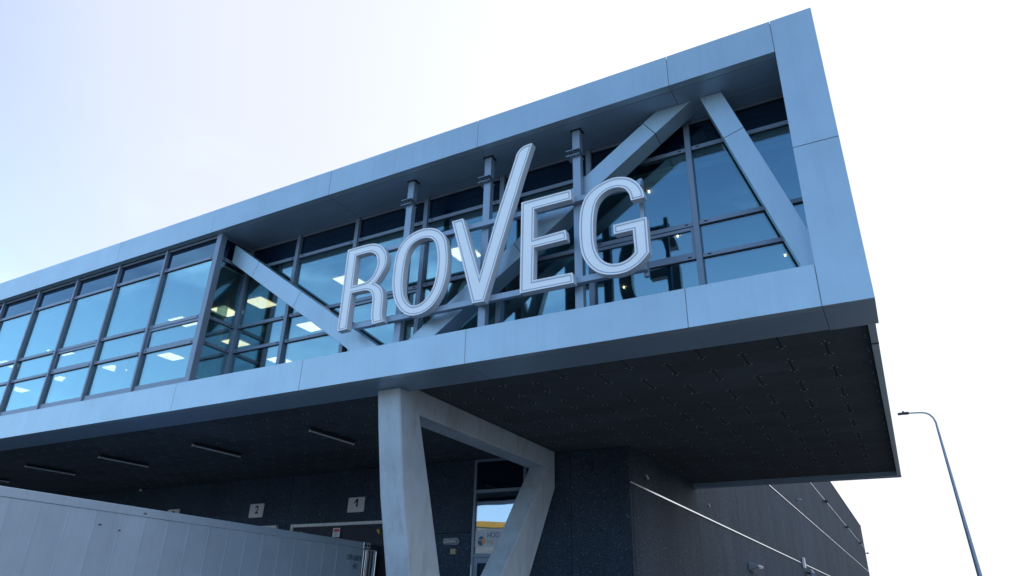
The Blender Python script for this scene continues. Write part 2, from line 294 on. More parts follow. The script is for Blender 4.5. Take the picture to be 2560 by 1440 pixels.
LETTERS = {
 'R': [[(-8.88, 8.1351), (-8.8345, 8.1366), (-8.7875, 8.1381), (-8.7388, 8.1396), (-8.6889, 8.141), (-8.6387, 8.1422), (-8.5887, 8.1432), (-8.5399, 8.1439), (-8.4932, 8.144), (-8.4491, 8.1436), (-8.408, 8.1427), (-8.3704, 8.1413), (-8.3366, 8.1396), (-8.3069, 8.1374), (-8.2803, 8.1347), (-8.2557, 8.1312), (-8.2314, 8.1266), (-8.2069, 8.1208), (-8.1818, 8.1136), (-8.1564, 8.1049), (-8.1307, 8.0945), (-8.1047, 8.0823), (-8.0787, 8.0682), (-8.0529, 8.052), (-8.0275, 8.0335), (-8.0029, 8.0125), (-7.9793, 7.9895), (-7.957, 7.9647), (-7.9363, 7.9386), (-7.9175, 7.9116), (-7.9006, 7.8838), (-7.8857, 7.8554), (-7.8728, 7.8265), (-7.8618, 7.7973), (-7.8528, 7.768), (-7.846, 7.7385), (-7.8414, 7.7089), (-7.839, 7.6794), (-7.8389, 7.6501), (-7.8412, 7.621), (-7.8458, 7.5925), (-7.8527, 7.5646), (-7.8618, 7.5373), (-7.8727, 7.5103), (-7.8851, 7.4838), (-7.8989, 7.4575), (-7.9138, 7.4315), (-7.9295, 7.4059), (-7.9458, 7.3808), (-7.9625, 7.3561), (-7.9795, 7.3324), (-7.9967, 7.3102), (-8.0139, 7.2901), (-8.0309, 7.2723), (-8.0477, 7.2568), (-8.0638, 7.2429), (-8.0795, 7.23), (-8.0568, 7.2181), (-8.0337, 7.2054), (-8.0104, 7.1913), (-7.9877, 7.1753), (-7.9661, 7.1574), (-7.946, 7.1379), (-7.9275, 7.1174), (-7.9109, 7.0964), (-7.8964, 7.0753), (-7.8839, 7.054), (-7.8729, 7.0321), (-7.8633, 7.0095), (-7.8547, 6.9858), (-7.8472, 6.9608), (-7.8409, 6.934), (-7.8358, 6.9049), (-7.832, 6.8734), (-7.8293, 6.84), (-7.8276, 6.8059), (-7.8268, 6.772), (-7.8267, 6.7391), (-7.827, 6.707), (-7.8272, 6.6752), (-7.8267, 6.6432), (-7.8254, 6.6109), (-7.8231, 6.5789), (-7.82, 6.5481), (-7.8163, 6.5197), (-7.812, 6.4942), (-7.8069, 6.4715), (-7.8006, 6.4513), (-7.793, 6.4331), (-7.7838, 6.4169), (-7.7735, 6.4024), (-7.7628, 6.3893), (-7.752, 6.377), (-8.0102, 6.3697), (-8.0188, 6.3879), (-8.0274, 6.407), (-8.0358, 6.4272), (-8.0437, 6.4487), (-8.0508, 6.4714), (-8.057, 6.4954), (-8.0623, 6.5211), (-8.0669, 6.5489), (-8.0707, 6.5788), (-8.0736, 6.6102), (-8.0758, 6.6419), (-8.0771, 6.673), (-8.0776, 6.7027), (-8.0776, 6.7313), (-8.0774, 6.7593), (-8.0774, 6.7873), (-8.0778, 6.8155), (-8.079, 6.8439), (-8.0814, 6.8723), (-8.0851, 6.9002), (-8.0905, 6.9275), (-8.0975, 6.9539), (-8.1057, 6.9786), (-8.1151, 7.0012), (-8.1254, 7.0211), (-8.137, 7.0387), (-8.1502, 7.0543), (-8.1654, 7.0684), (-8.1828, 7.0811), (-8.2021, 7.0925), (-8.2229, 7.1022), (-8.2446, 7.11), (-8.2671, 7.1159), (-8.2908, 7.1201), (-8.317, 7.1229), (-8.3467, 7.1247), (-8.3805, 7.1258), (-8.4173, 7.1264), (-8.4556, 7.1266), (-8.4937, 7.1267), (-8.5305, 7.1268), (-8.5656, 7.127), (-8.5989, 7.1271), (-8.6311, 7.1273), (-8.6373, 6.3775), (-8.864, 6.3651)], [(-8.6399, 7.9495), (-8.5965, 7.9505), (-8.5524, 7.9516), (-8.5084, 7.9525), (-8.4659, 7.9532), (-8.4263, 7.9535), (-8.3902, 7.9535), (-8.3585, 7.9531), (-8.332, 7.9523), (-8.3108, 7.9509), (-8.2937, 7.9486), (-8.2779, 7.945), (-8.2606, 7.9395), (-8.2407, 7.9317), (-8.2186, 7.9217), (-8.1961, 7.9097), (-8.1748, 7.8957), (-8.1556, 7.8798), (-8.1384, 7.862), (-8.123, 7.8419), (-8.1088, 7.8194), (-8.0958, 7.7944), (-8.0842, 7.7673), (-8.0745, 7.7388), (-8.0675, 7.7095), (-8.0632, 7.6799), (-8.0617, 7.6502), (-8.0625, 7.6206), (-8.0655, 7.5915), (-8.0703, 7.5629), (-8.077, 7.5348), (-8.0857, 7.507), (-8.0965, 7.4793), (-8.1094, 7.4516), (-8.1242, 7.4246), (-8.1408, 7.3992), (-8.1589, 7.3762), (-8.1784, 7.3562), (-8.1992, 7.3393), (-8.2211, 7.3252), (-8.2438, 7.3139), (-8.2676, 7.3052), (-8.2944, 7.2987), (-8.3279, 7.2937), (-8.3719, 7.2895), (-8.4277, 7.2858), (-8.4925, 7.2823), (-8.5614, 7.2791), (-8.6309, 7.2762)]],
 'O': [[(-6.8899, 8.1371), (-6.8542, 8.1276), (-6.8179, 8.1158), (-6.7817, 8.1017), (-6.7461, 8.0848), (-6.7115, 8.0651), (-6.6782, 8.0426), (-6.6465, 8.0175), (-6.6167, 7.99), (-6.589, 7.9602), (-6.5636, 7.9282), (-6.5407, 7.8942), (-6.5205, 7.8586), (-6.503, 7.8212), (-6.488, 7.7818), (-6.4749, 7.7394), (-6.463, 7.6933), (-6.4523, 7.6431), (-6.4426, 7.5899), (-6.4342, 7.5358), (-6.4274, 7.4829), (-6.4223, 7.4321), (-6.4187, 7.3827), (-6.4165, 7.333), (-6.4154, 7.2811), (-6.4153, 7.2262), (-6.4166, 7.169), (-6.4197, 7.1106), (-6.4253, 7.0523), (-6.4337, 6.9948), (-6.4448, 6.9387), (-6.4583, 6.8844), (-6.4742, 6.8325), (-6.4923, 6.7832), (-6.5126, 6.7365), (-6.535, 6.6916), (-6.5596, 6.6482), (-6.5863, 6.6059), (-6.6153, 6.5654), (-6.6467, 6.5277), (-6.6807, 6.4938), (-6.7172, 6.4644), (-6.7561, 6.4395), (-6.7965, 6.4187), (-6.8378, 6.402), (-6.8796, 6.3891), (-6.9212, 6.3798), (-6.962, 6.3737), (-7.0012, 6.3705), (-7.0383, 6.3698), (-7.0737, 6.3718), (-7.1085, 6.3765), (-7.1434, 6.3841), (-7.1789, 6.3947), (-7.2149, 6.4085), (-7.2511, 6.4259), (-7.287, 6.4474), (-7.3224, 6.473), (-7.357, 6.5025), (-7.3905, 6.5352), (-7.4223, 6.5706), (-7.4522, 6.6081), (-7.4801, 6.6475), (-7.5058, 6.6882), (-7.5291, 6.7297), (-7.55, 6.7717), (-7.5684, 6.8144), (-7.5846, 6.8582), (-7.5989, 6.9037), (-7.6113, 6.951), (-7.6218, 7.0002), (-7.6305, 7.0512), (-7.6372, 7.1041), (-7.6421, 7.1589), (-7.6453, 7.2156), (-7.6471, 7.2746), (-7.6481, 7.3361), (-7.6482, 7.4), (-7.6474, 7.4653), (-7.645, 7.5299), (-7.6408, 7.5919), (-7.6344, 7.65), (-7.6256, 7.7044), (-7.614, 7.7554), (-7.5994, 7.8035), (-7.5814, 7.8488), (-7.56, 7.8914), (-7.5349, 7.9311), (-7.5059, 7.9679), (-7.4728, 8.0016), (-7.4362, 8.0321), (-7.3968, 8.0593), (-7.3554, 8.0829), (-7.3124, 8.1028), (-7.2685, 8.119), (-7.2249, 8.132), (-7.1824, 8.1419), (-7.1416, 8.149), (-7.1025, 8.1533), (-7.065, 8.1554), (-7.0287, 8.1554), (-6.9935, 8.1536), (-6.9591, 8.15), (-6.9248, 8.1445)], [(-6.913, 7.9346), (-6.8802, 7.9246), (-6.8508, 7.9116), (-6.824, 7.8958), (-6.7995, 7.8773), (-6.777, 7.856), (-6.7564, 7.8318), (-6.7377, 7.8043), (-6.7211, 7.7731), (-6.7064, 7.7381), (-6.6935, 7.6999), (-6.682, 7.6595), (-6.6717, 7.6179), (-6.6624, 7.5759), (-6.6541, 7.5336), (-6.6471, 7.4915), (-6.6416, 7.4501), (-6.6377, 7.4094), (-6.6353, 7.3688), (-6.6342, 7.327), (-6.6342, 7.2826), (-6.6352, 7.2353), (-6.6373, 7.1856), (-6.6406, 7.1351), (-6.6454, 7.0855), (-6.6519, 7.0374), (-6.66, 6.9914), (-6.6697, 6.9475), (-6.6812, 6.906), (-6.6944, 6.867), (-6.7095, 6.8303), (-6.7266, 6.7955), (-6.7461, 6.7621), (-6.7678, 6.7299), (-6.7917, 6.6994), (-6.8171, 6.6714), (-6.8437, 6.6467), (-6.871, 6.6256), (-6.8991, 6.6081), (-6.9277, 6.594), (-6.9568, 6.5828), (-6.9863, 6.5745), (-7.0159, 6.5691), (-7.0452, 6.5667), (-7.074, 6.5675), (-7.1021, 6.5715), (-7.1294, 6.5788), (-7.156, 6.5897), (-7.1821, 6.6046), (-7.2075, 6.6233), (-7.2323, 6.6456), (-7.2561, 6.6707), (-7.2787, 6.6977), (-7.3, 6.7263), (-7.3196, 6.7566), (-7.3373, 6.7891), (-7.3527, 6.8241), (-7.3657, 6.8618), (-7.3764, 6.902), (-7.385, 6.9445), (-7.3917, 6.9889), (-7.3967, 7.0351), (-7.4002, 7.083), (-7.4024, 7.133), (-7.4038, 7.1854), (-7.4044, 7.2401), (-7.4043, 7.2962), (-7.4035, 7.3523), (-7.402, 7.4067), (-7.3998, 7.4588), (-7.3966, 7.5087), (-7.3919, 7.5574), (-7.3851, 7.6058), (-7.3759, 7.6542), (-7.3641, 7.7016), (-7.3494, 7.7464), (-7.3314, 7.7868), (-7.3099, 7.822), (-7.2849, 7.8519), (-7.2564, 7.8771), (-7.2245, 7.8981), (-7.1892, 7.9152), (-7.151, 7.9284), (-7.1111, 7.938), (-7.0701, 7.944), (-7.0289, 7.9465), (-6.9883, 7.9457), (-6.9492, 7.9417)]],
 'V': [[(-6.3794, 8.1435), (-6.1379, 8.1452), (-5.9301, 7.5046), (-5.7224, 6.8687), (-5.4181, 7.9915), (-5.0594, 9.1497), (-5.0571, 9.1614), (-5.0545, 9.1738), (-5.0509, 9.1872), (-5.0461, 9.202), (-5.0396, 9.2179), (-5.0313, 9.235), (-5.0209, 9.2528), (-5.008, 9.2711), (-4.9926, 9.2896), (-4.975, 9.3076), (-4.9559, 9.3241), (-4.9358, 9.338), (-4.9151, 9.3488), (-4.8933, 9.3566), (-4.8696, 9.3621), (-4.843, 9.3657), (-4.8132, 9.3679), (-4.7813, 9.369), (-4.7487, 9.3693), (-4.7163, 9.3694), (-4.9126, 8.7537), (-5.116, 8.0618), (-5.3652, 7.2113), (-5.6104, 6.3691), (-5.84, 6.3768), (-6.0935, 7.221)]],
 'E': [[(-4.9164, 8.1458), (-3.9705, 8.1418), (-3.96, 7.9447), (-4.6652, 7.9452), (-4.6712, 7.3507), (-4.0734, 7.3751), (-4.0557, 7.189), (-4.6625, 7.1829), (-4.6701, 6.5638), (-3.9626, 6.5543), (-3.9444, 6.3715), (-4.9159, 6.3791)]],
 'G': [[(-2.6944, 7.6251), (-2.6971, 7.6538), (-2.7002, 7.6832), (-2.7043, 7.7129), (-2.7097, 7.7422), (-2.7168, 7.7705), (-2.7254, 7.7978), (-2.7357, 7.8242), (-2.7475, 7.8501), (-2.7608, 7.8756), (-2.7755, 7.9005), (-2.7915, 7.9248), (-2.8087, 7.9485), (-2.8271, 7.9713), (-2.8466, 7.9933), (-2.8672, 8.014), (-2.8887, 8.0332), (-2.9112, 8.0507), (-2.9349, 8.0667), (-2.9601, 8.0813), (-2.9872, 8.0947), (-3.0164, 8.1069), (-3.0475, 8.1178), (-3.0802, 8.1271), (-3.1143, 8.1344), (-3.1494, 8.1395), (-3.1855, 8.1423), (-3.2222, 8.1426), (-3.2592, 8.14), (-3.2964, 8.1346), (-3.3337, 8.1266), (-3.3713, 8.1164), (-3.4091, 8.1045), (-3.4472, 8.0913), (-3.4851, 8.0764), (-3.5223, 8.0594), (-3.5581, 8.0398), (-3.5922, 8.0175), (-3.6241, 7.9927), (-3.6533, 7.9658), (-3.6793, 7.9372), (-3.7019, 7.9073), (-3.7212, 7.876), (-3.7381, 7.8434), (-3.7529, 7.8095), (-3.7662, 7.7741), (-3.778, 7.7372), (-3.7882, 7.6983), (-3.7969, 7.657), (-3.804, 7.6132), (-3.8099, 7.5674), (-3.8145, 7.5204), (-3.8183, 7.4732), (-3.8212, 7.4262), (-3.8233, 7.3789), (-3.8247, 7.3305), (-3.8252, 7.28), (-3.8251, 7.2272), (-3.8241, 7.1729), (-3.8222, 7.119), (-3.8193, 7.0673), (-3.8154, 7.0189), (-3.8103, 6.9735), (-3.804, 6.9307), (-3.7962, 6.89), (-3.7869, 6.8509), (-3.7758, 6.8132), (-3.7629, 6.7766), (-3.7477, 6.7405), (-3.7302, 6.7049), (-3.7106, 6.67), (-3.6892, 6.636), (-3.6664, 6.6035), (-3.6424, 6.5728), (-3.6171, 6.5439), (-3.5905, 6.5171), (-3.5625, 6.4926), (-3.533, 6.4704), (-3.5026, 6.4508), (-3.4721, 6.4336), (-3.4424, 6.4189), (-3.4139, 6.4067), (-3.3861, 6.3968), (-3.3579, 6.3885), (-3.3283, 6.3815), (-3.2967, 6.3755), (-3.2635, 6.3705), (-3.2294, 6.3668), (-3.195, 6.3646), (-3.1607, 6.3641), (-3.1266, 6.3655), (-3.0925, 6.369), (-3.0584, 6.3748), (-3.0242, 6.3832), (-2.99, 6.3941), (-2.9558, 6.4075), (-2.9219, 6.4231), (-2.8883, 6.4411), (-2.8552, 6.4614), (-2.8228, 6.4841), (-2.7915, 6.5093), (-2.7614, 6.5369), (-2.7328, 6.566), (-2.7057, 6.5955), (-2.6796, 6.6246), (-2.6833, 7.2561), (-3.2345, 7.2484), (-3.2319, 7.0788), (-2.9163, 7.0791), (-2.9033, 6.6774), (-2.9176, 6.663), (-2.9326, 6.6484), (-2.9485, 6.6339), (-2.9654, 6.62), (-2.9833, 6.607), (-3.0021, 6.5952), (-3.0218, 6.5844), (-3.0423, 6.5748), (-3.0637, 6.5664), (-3.0858, 6.5592), (-3.1085, 6.5534), (-3.1317, 6.5492), (-3.1553, 6.5467), (-3.1791, 6.5458), (-3.2032, 6.5465), (-3.2272, 6.5486), (-3.2513, 6.5523), (-3.2753, 6.5576), (-3.2993, 6.5649), (-3.3234, 6.5746), (-3.3475, 6.5867), (-3.3715, 6.6012), (-3.3947, 6.6179), (-3.4169, 6.6364), (-3.4376, 6.6568), (-3.4569, 6.6788), (-3.4749, 6.7026), (-3.4915, 6.7281), (-3.5068, 6.7553), (-3.5207, 6.784), (-3.5332, 6.8138), (-3.5442, 6.8442), (-3.5537, 6.8753), (-3.5617, 6.9071), (-3.5683, 6.9401), (-3.5736, 6.9745), (-3.5776, 7.0108), (-3.5806, 7.049), (-3.5827, 7.0892), (-3.5841, 7.1317), (-3.585, 7.1764), (-3.5853, 7.2224), (-3.585, 7.2684), (-3.584, 7.3129), (-3.5824, 7.355), (-3.5801, 7.395), (-3.5772, 7.4333), (-3.5738, 7.4703), (-3.5699, 7.5064), (-3.5654, 7.5415), (-3.5604, 7.5756), (-3.5547, 7.6086), (-3.5484, 7.6404), (-3.5412, 7.6711), (-3.5329, 7.7006), (-3.5232, 7.7287), (-3.5118, 7.7555), (-3.4989, 7.7807), (-3.4845, 7.8042), (-3.4687, 7.8259), (-3.4517, 7.8457), (-3.4333, 7.8635), (-3.4136, 7.8797), (-3.3925, 7.8945), (-3.3702, 7.908), (-3.3465, 7.92), (-3.3215, 7.9303), (-3.2951, 7.9386), (-3.2674, 7.9447), (-3.2386, 7.9486), (-3.2092, 7.9501), (-3.1797, 7.9491), (-3.1502, 7.9454), (-3.1214, 7.939), (-3.0937, 7.9301), (-3.0677, 7.9187), (-3.0438, 7.9048), (-3.022, 7.8885), (-3.0026, 7.87), (-2.9855, 7.8494), (-2.9708, 7.827), (-2.9584, 7.8035), (-2.9485, 7.7803), (-2.9409, 7.7585), (-2.9355, 7.7389), (-2.932, 7.7212), (-2.9294, 7.7046), (-2.9272, 7.6884), (-2.9248, 7.6722), (-2.9222, 7.6563), (-2.9196, 7.6408), (-2.9171, 7.6257)]],
}

# ------------------------------------------------------------------ builders
ORG = {}          # world origin of every object built here (none of them is rotated while building)
MESH = {}
def org(o): return ORG.get(o.name, Vector((0, 0, 0))) if o else Vector((0, 0, 0))
def link(name, data, parent, loc):
    o = bpy.data.objects.new(name, data); col.objects.link(o)
    loc = Vector(loc); o.location = loc - org(parent)
    if parent: o.parent = parent
    ORG[o.name] = loc
    return o
def thing(name, label, cat, loc=(0, 0, 0), group=None):
    o = link(name, None, None, loc); o['label'] = label; o['category'] = cat
    if group: o['group'] = group
    return o
def tag(o, label, cat, group=None):
    o['label'] = label; o['category'] = cat
    if group: o['group'] = group
    return o
def box_mesh(dx, dy, dz, mat, bev):
    key = (round(dx, 4), round(dy, 4), round(dz, 4), mat, round(bev, 4))
    if key in MESH: return MESH[key]
    bm = bmesh.new(); bmesh.ops.create_cube(bm, size=1.0)
    bmesh.ops.scale(bm, vec=(dx, dy, dz), verts=bm.verts)
    if bev: bmesh.ops.bevel(bm, geom=list(bm.edges), offset=bev, segments=1, affect='EDGES', profile=0.5)
    me = bpy.data.meshes.new('box'); bm.to_mesh(me); bm.free(); me.materials.append(M[mat])
    MESH[key] = me; return me
def box(name, mat, parent, x0, x1, y0, y1, z0, z1, bev=0.0):
    return link(name, box_mesh(x1 - x0, y1 - y0, z1 - z0, mat, bev), parent, ((x0 + x1) / 2, (y0 + y1) / 2, (z0 + z1) / 2))
class Acc:
    """Collects shapes into one mesh (world coordinates)."""
    def __init__(s): s.v = []; s.f = []; s.m = []; s.mats = []
    def mi(s, mat):
        if mat not in s.mats: s.mats.append(mat)
        return s.mats.index(mat)
    def box(s, mat, x0, x1, y0, y1, z0, z1):
        b = len(s.v); s.v += [(x, y, z) for z in (z0, z1) for y in (y0, y1) for x in (x0, x1)]
        for f in ((0, 2, 3, 1), (4, 5, 7, 6), (0, 1, 5, 4), (2, 6, 7, 3), (0, 4, 6, 2), (1, 3, 7, 5)):
            s.f.append(tuple(b + k for k in f)); s.m.append(s.mi(mat))
    def prism(s, mat, loops, mapf, a, b_, side=None):
        """loops: outer then holes, 2D; mapf(u, v, depth) -> 3D."""
        side = side or mat
        flat = [p for l in loops for p in l]; n = len(flat); base = len(s.v)
        s.v += [mapf(u, v, a) for u, v in flat] + [mapf(u, v, b_) for u, v in flat]
        tris = tessellate_polygon([[Vector((u, v, 0)) for u, v in l] for l in loops])
        for t in tris:
            s.f.append(tuple(base + k for k in t)); s.m.append(s.mi(mat))
            s.f.append(tuple(base + n + k for k in reversed(t))); s.m.append(s.mi(side))
        o = 0
        for l in loops:
            L = len(l)
            for k in range(L):
                k2 = (k + 1) % L
                s.f.append((base + o + k, base + o + k2, base + n + o + k2, base + n + o + k)); s.m.append(s.mi(side))
            o += L
    def tube(s, mat, pts, rad, seg=8, cap=True):
        P = [Vector(p) for p in pts]; rings = []
        for k, p in enumerate(P):
            d = (P[min(k + 1, len(P) - 1)] - P[max(k - 1, 0)]).normalized()
            u = d.orthogonal().normalized() if k == 0 else (u - d * u.dot(d)).normalized()
            w = d.cross(u); r = rad[k] if isinstance(rad, (list, tuple)) else rad
            b = len(s.v); s.v += [tuple(p + (u * math.cos(2 * math.pi * j / seg) + w * math.sin(2 * math.pi * j / seg)) * r) for j in range(seg)]
            rings.append(b)
        for a, b in zip(rings, rings[1:]):
            for j in range(seg):
                j2 = (j + 1) % seg; s.f.append((a + j, a + j2, b + j2, b + j)); s.m.append(s.mi(mat))
        if cap:
            s.f.append(tuple(rings[0] + j for j in reversed(range(seg)))); s.m.append(s.mi(mat))
            s.f.append(tuple(rings[-1] + j for j in range(seg))); s.m.append(s.mi(mat))
    def build(s, name, parent, loc=None, bev=0.0, smooth=False, kind=None):
        loc = Vector(loc) if loc is not None else org(parent)
        me = bpy.data.meshes.new(name)
        me.from_pydata([tuple(Vector(v) - loc) for v in s.v], [], s.f)
        for m in s.mats: me.materials.append(M[m])
        me.polygons.foreach_set('material_index', s.m)
        bm = bmesh.new(); bm.from_mesh(me); bmesh.ops.recalc_face_normals(bm, faces=bm.faces)
        if bev: bmesh.ops.bevel(bm, geom=[e for e in bm.edges if len(e.link_faces) == 2 and e.calc_face_angle(0) > 0.7], offset=bev, segments=1, affect='EDGES')
        bm.to_mesh(me); bm.free()
        if smooth:
            me.polygons.foreach_set('use_smooth', [True] * len(me.polygons))
            me.set_sharp_from_angle(angle=R(40))
        o = link(name, me, parent, loc)
        if kind: o['kind'] = kind
        return o
XZ = lambda u, v, d: (u, d, v)
YZ = lambda u, v, d: (d, u, v)
def text_part(name, s, mat, parent, x, y, z, size, face='-Y', depth=0.004, sx=1.0, align='LEFT', bold=0.0):
    cu = bpy.data.curves.new('t', 'FONT'); cu.body = s; cu.size = size; cu.extrude = depth / 2; cu.align_x = align; cu.offset = bold
    cu.resolution_u = 4
    t = bpy.data.objects.new('t', cu); col.objects.link(t)
    dg = bpy.context.evaluated_depsgraph_get()
    me = bpy.data.meshes.new_from_object(t.evaluated_get(dg)); bpy.data.objects.remove(t); bpy.data.curves.remove(cu)
    rot = Matrix.Rotation(math.pi / 2, 4, 'X')
    if face == '+X': rot = Matrix.Rotation(math.pi / 2, 4, 'Z') @ rot
    me.transform(rot @ Matrix.Diagonal((sx, 1, 1, 1)))
    me.materials.clear(); me.materials.append(M[mat]); me.name = name
    return link(name, me, parent, (x, y, z))

# ================================================================== SETTING
GZ = -0.75
g = Acc(); g.box('asphalt', -900, 900, -900, 1100, GZ - 0.5, GZ); o = g.build('ground', None, (0, 0, 0)); o['kind'] = 'structure'
g = Acc(); g.box('pavers', -70, 40, -22, 16.2, GZ - 0.02, GZ + 0.004); o = g.build('yard_pavement', None, (0, 0, 0)); o['kind'] = 'structure'

# ================================================================== OFFICE STOREY (cantilevered glass volume)
YF, YG, YB = 9.0, 10.05, 22.56           # fascia face, loggia glazing, back
ZB, ZFT, ZTB, ZT = 5.247, 5.858, 9.5755, 10.2086
XR, XCI, XL = 0.19, -0.424, -40.0
off = thing('office_building', 'long glazed upper storey with pale blue-grey metal fascias, cantilevered over the loading docks', 'building', (-13, 9, ZB))
JT = [-0.424, -2.11, -5.836, -9.555, -13.20, -16.83, -20.47, -24.1, -27.75, -31.4, -35.05, -38.7]
JB = [-0.424, -2.16, -5.86, -9.52, -13.14, -16.78, -20.42, -24.05, -27.7, -31.3, -35.0, -38.6]
G = 0.0032
for J, za, zb, low in ((JT, ZTB, ZT, False), (JB, ZB, ZFT, True)):
    for a, b in zip(J[1:], J):
        # front cassette with its 0.15 m return underneath
        s = Acc()
        d = rnd.uniform(-0.002, 0.002)
        y = YF + d
        s.prism('cladding', [[(y, za), (y, zb), (y + 0.05, zb), (y + 0.05, za + 0.03), (YF + 0.15, za + 0.03), (YF + 0.15, za)]], YZ, a + G, b - G)
        s.build('fascia_panel', off, ((a + b) / 2, YF, (za + zb) / 2), bev=0.004)
        if low:
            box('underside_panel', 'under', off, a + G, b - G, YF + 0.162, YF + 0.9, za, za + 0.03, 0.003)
            box('coping_panel', 'cladding', off, a + G, b - G, YF + 0.082, YF + 0.6, zb - 0.03, zb - 0.001, 0.003)
        else:
            box('coping_panel', 'cladding', off, a + G, b - G, YF + 0.082, YF + 0.6, zb - 0.03, zb - 0.001, 0.003)
            if a > -13.3:
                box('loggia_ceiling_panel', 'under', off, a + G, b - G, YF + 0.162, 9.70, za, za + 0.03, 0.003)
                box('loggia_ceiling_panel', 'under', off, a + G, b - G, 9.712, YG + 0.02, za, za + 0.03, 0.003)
# end column, two cassettes
for z0, z1 in ((ZB, 7.738), (7.745, ZT)):
    box('corner_column_panel', 'cladding', off, XCI + G, XR, YF - 0.002, YF + 0.05, z0, z1, 0.004)
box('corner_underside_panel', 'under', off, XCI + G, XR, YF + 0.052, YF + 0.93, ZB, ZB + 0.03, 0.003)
box('corner_column_core', 'cladding', off, XCI + 0.01, XR - 0.002, YF + 0.052, YF + 0.9, ZB + 0.032, ZT - 0.03)
# structure behind the cassettes
box('joint_backing', 'seam', off, XL, XCI + 0.008, YF + 0.056, YF + 0.080, ZT - 0.034, ZT - 0.003)
box('joint_backing', 'seam', off, XL, XCI + 0.008, YF + 0.056, YF + 0.080, ZFT - 0.034, ZFT - 0.003)
box('edge_beam_core', 'seam', off, XL, XCI + 0.008, YF + 0.06, YF + 0.88, ZB + 0.035, ZFT - 0.035)
box('roof_edge_core', 'seam', off, XL, XCI + 0.008, YF + 0.06, YF + 0.58, ZTB + 0.035, ZT - 0.035)
box('roof_slab', 'dark', off, XL, XR - 0.05, YF + 0.62, YB - 0.05, ZTB + 0.04, ZT - 0.06)
box('floor_slab', 'floor', off, XL, XR - 0.05, YF + 0.9, YB - 0.06, 5.42, ZFT - 0.04)
box('loggia_floor', 'under', off, -13.0, XCI, YF + 0.6, YG + 0.05, ZFT - 0.038, ZFT - 0.004)
# end wall and rear wall of the storey
for k in range(4):
    y0 = YF + 0.94 + k * 3.15; y1 = y0 + 3.13
    box('end_wall_panel', 'cladding', off, XR - 0.10, XR - 0.05, y0, y1, ZB + 0.10, ZT - 0.03, 0.004)
for k in range(11):
    box('rear_wall_panel', 'cladding', off, XR - 0.1 - (k + 1) * 3.65 + .01, XR - 0.1 - k * 3.65, YB - 0.08, YB - 0.03, ZB + 0.14, ZT - 0.03, 0.004)

# ---- curtain wall
def mull(x0, x1, y0, y1, z0, z1, mat='frame', parent=None, name='mullion'):
    return box(name, mat, parent or off, x0, x1, y0, y1, z0, z1, 0.004)
TZ = [(9.515, 9.57), (8.955, 9.035), (7.455, 7.535), (6.845, 6.918), (5.862, 6.05)]     # transoms
def drain(tr, x, y, z, alongx=True):
    if alongx: box('drain_slot', 'gasket', tr, x - 0.028, x + 0.028, y - 0.006, y + 0.004, z - 0.008, z + 0.012)
    else: box('drain_slot', 'gasket', tr, x - 0.004, x + 0.006, y - 0.028, y + 0.028, z - 0.008, z + 0.012)
def bay(x0, x1, y, inset_row=None):
    """one bay between mullion faces x0..x1; front plane of the transoms at y."""
    for k, (z0, z1) in enumerate(TZ):
        tr = box('transom', 'frame', off, x0, x1, y + 0.012, y + 0.12, z0, z1, 0.003)
        box('gasket', 'gasket', tr, x0 + 0.002, x1 - 0.002, y + 0.03, y + 0.11, z0 - 0.014, z0 - 0.001)
        if k in (1, 2, 3):
            zc = (z0 + z1) / 2
            drain(tr, x0 + 0.11, y + 0.012, zc); drain(tr, x1 - 0.11, y + 0.012, zc)
    for r in range(4):
        z1 = TZ[r][0] - 0.014; z0 = TZ[r + 1][1]
        yy = y + 0.05 + rnd.uniform(-0.002, 0.002)
        mat = 'spandrel' if r == 0 else 'glass'
        if r == inset_row:
            w = 0.055
            s = Acc()
            s.box('frame', x0 + .004, x1 - .004, y + 0.02, y + 0.08, z0 + .003, z0 + w); s.box('frame', x0 + .004, x1 - .004, y + 0.02, y + 0.08, z1 - w, z1)
            s.box('frame', x0 + .004, x0 + w, y + 0.021, y + 0.079, z0 + w, z1 - w); s.box('frame', x1 - w, x1 - .004, y + 0.021, y + 0.079, z0 + w, z1 - w)
            cs = s.build('opening_casement', off, ((x0 + x1) / 2, y, (z0 + z1) / 2))
            pn = box('pane', mat, cs, x0 + w, x1 - w, yy, yy + 0.024, z0 + w, z1 - w)
        else:
            pn = box('pane', mat, off, x0 + 0.003, x1 - 0.003, yy, yy + 0.024, z0 + 0.003, z1 - 0.002)
        # one leaf per pane is modelled as a solid sheet; each leaf has two faces
YM = 9.155
FM = [-13.10, -14.97, -16.85, -18.68, -20.50, -22.33, -24.15, -25.98, -27.8, -29.6, -31.4, -33.2, -35.0, -36.8, -38.6]
for x in FM[1:]:
    s = mull(x, x + 0.065, YM - 0.03, YM + 0.16, 5.864, ZTB - 0.004)
mull(-13.11, -12.95, YM - 0.03, YM + 0.13, 5.864, ZTB - 0.004, name='corner_mullion')
for k, (a, b) in enumerate(zip(FM[1:], FM)):
    bay(a + 0.065, b if k else -13.11, YM, 2 if k in (0, 2) else None)
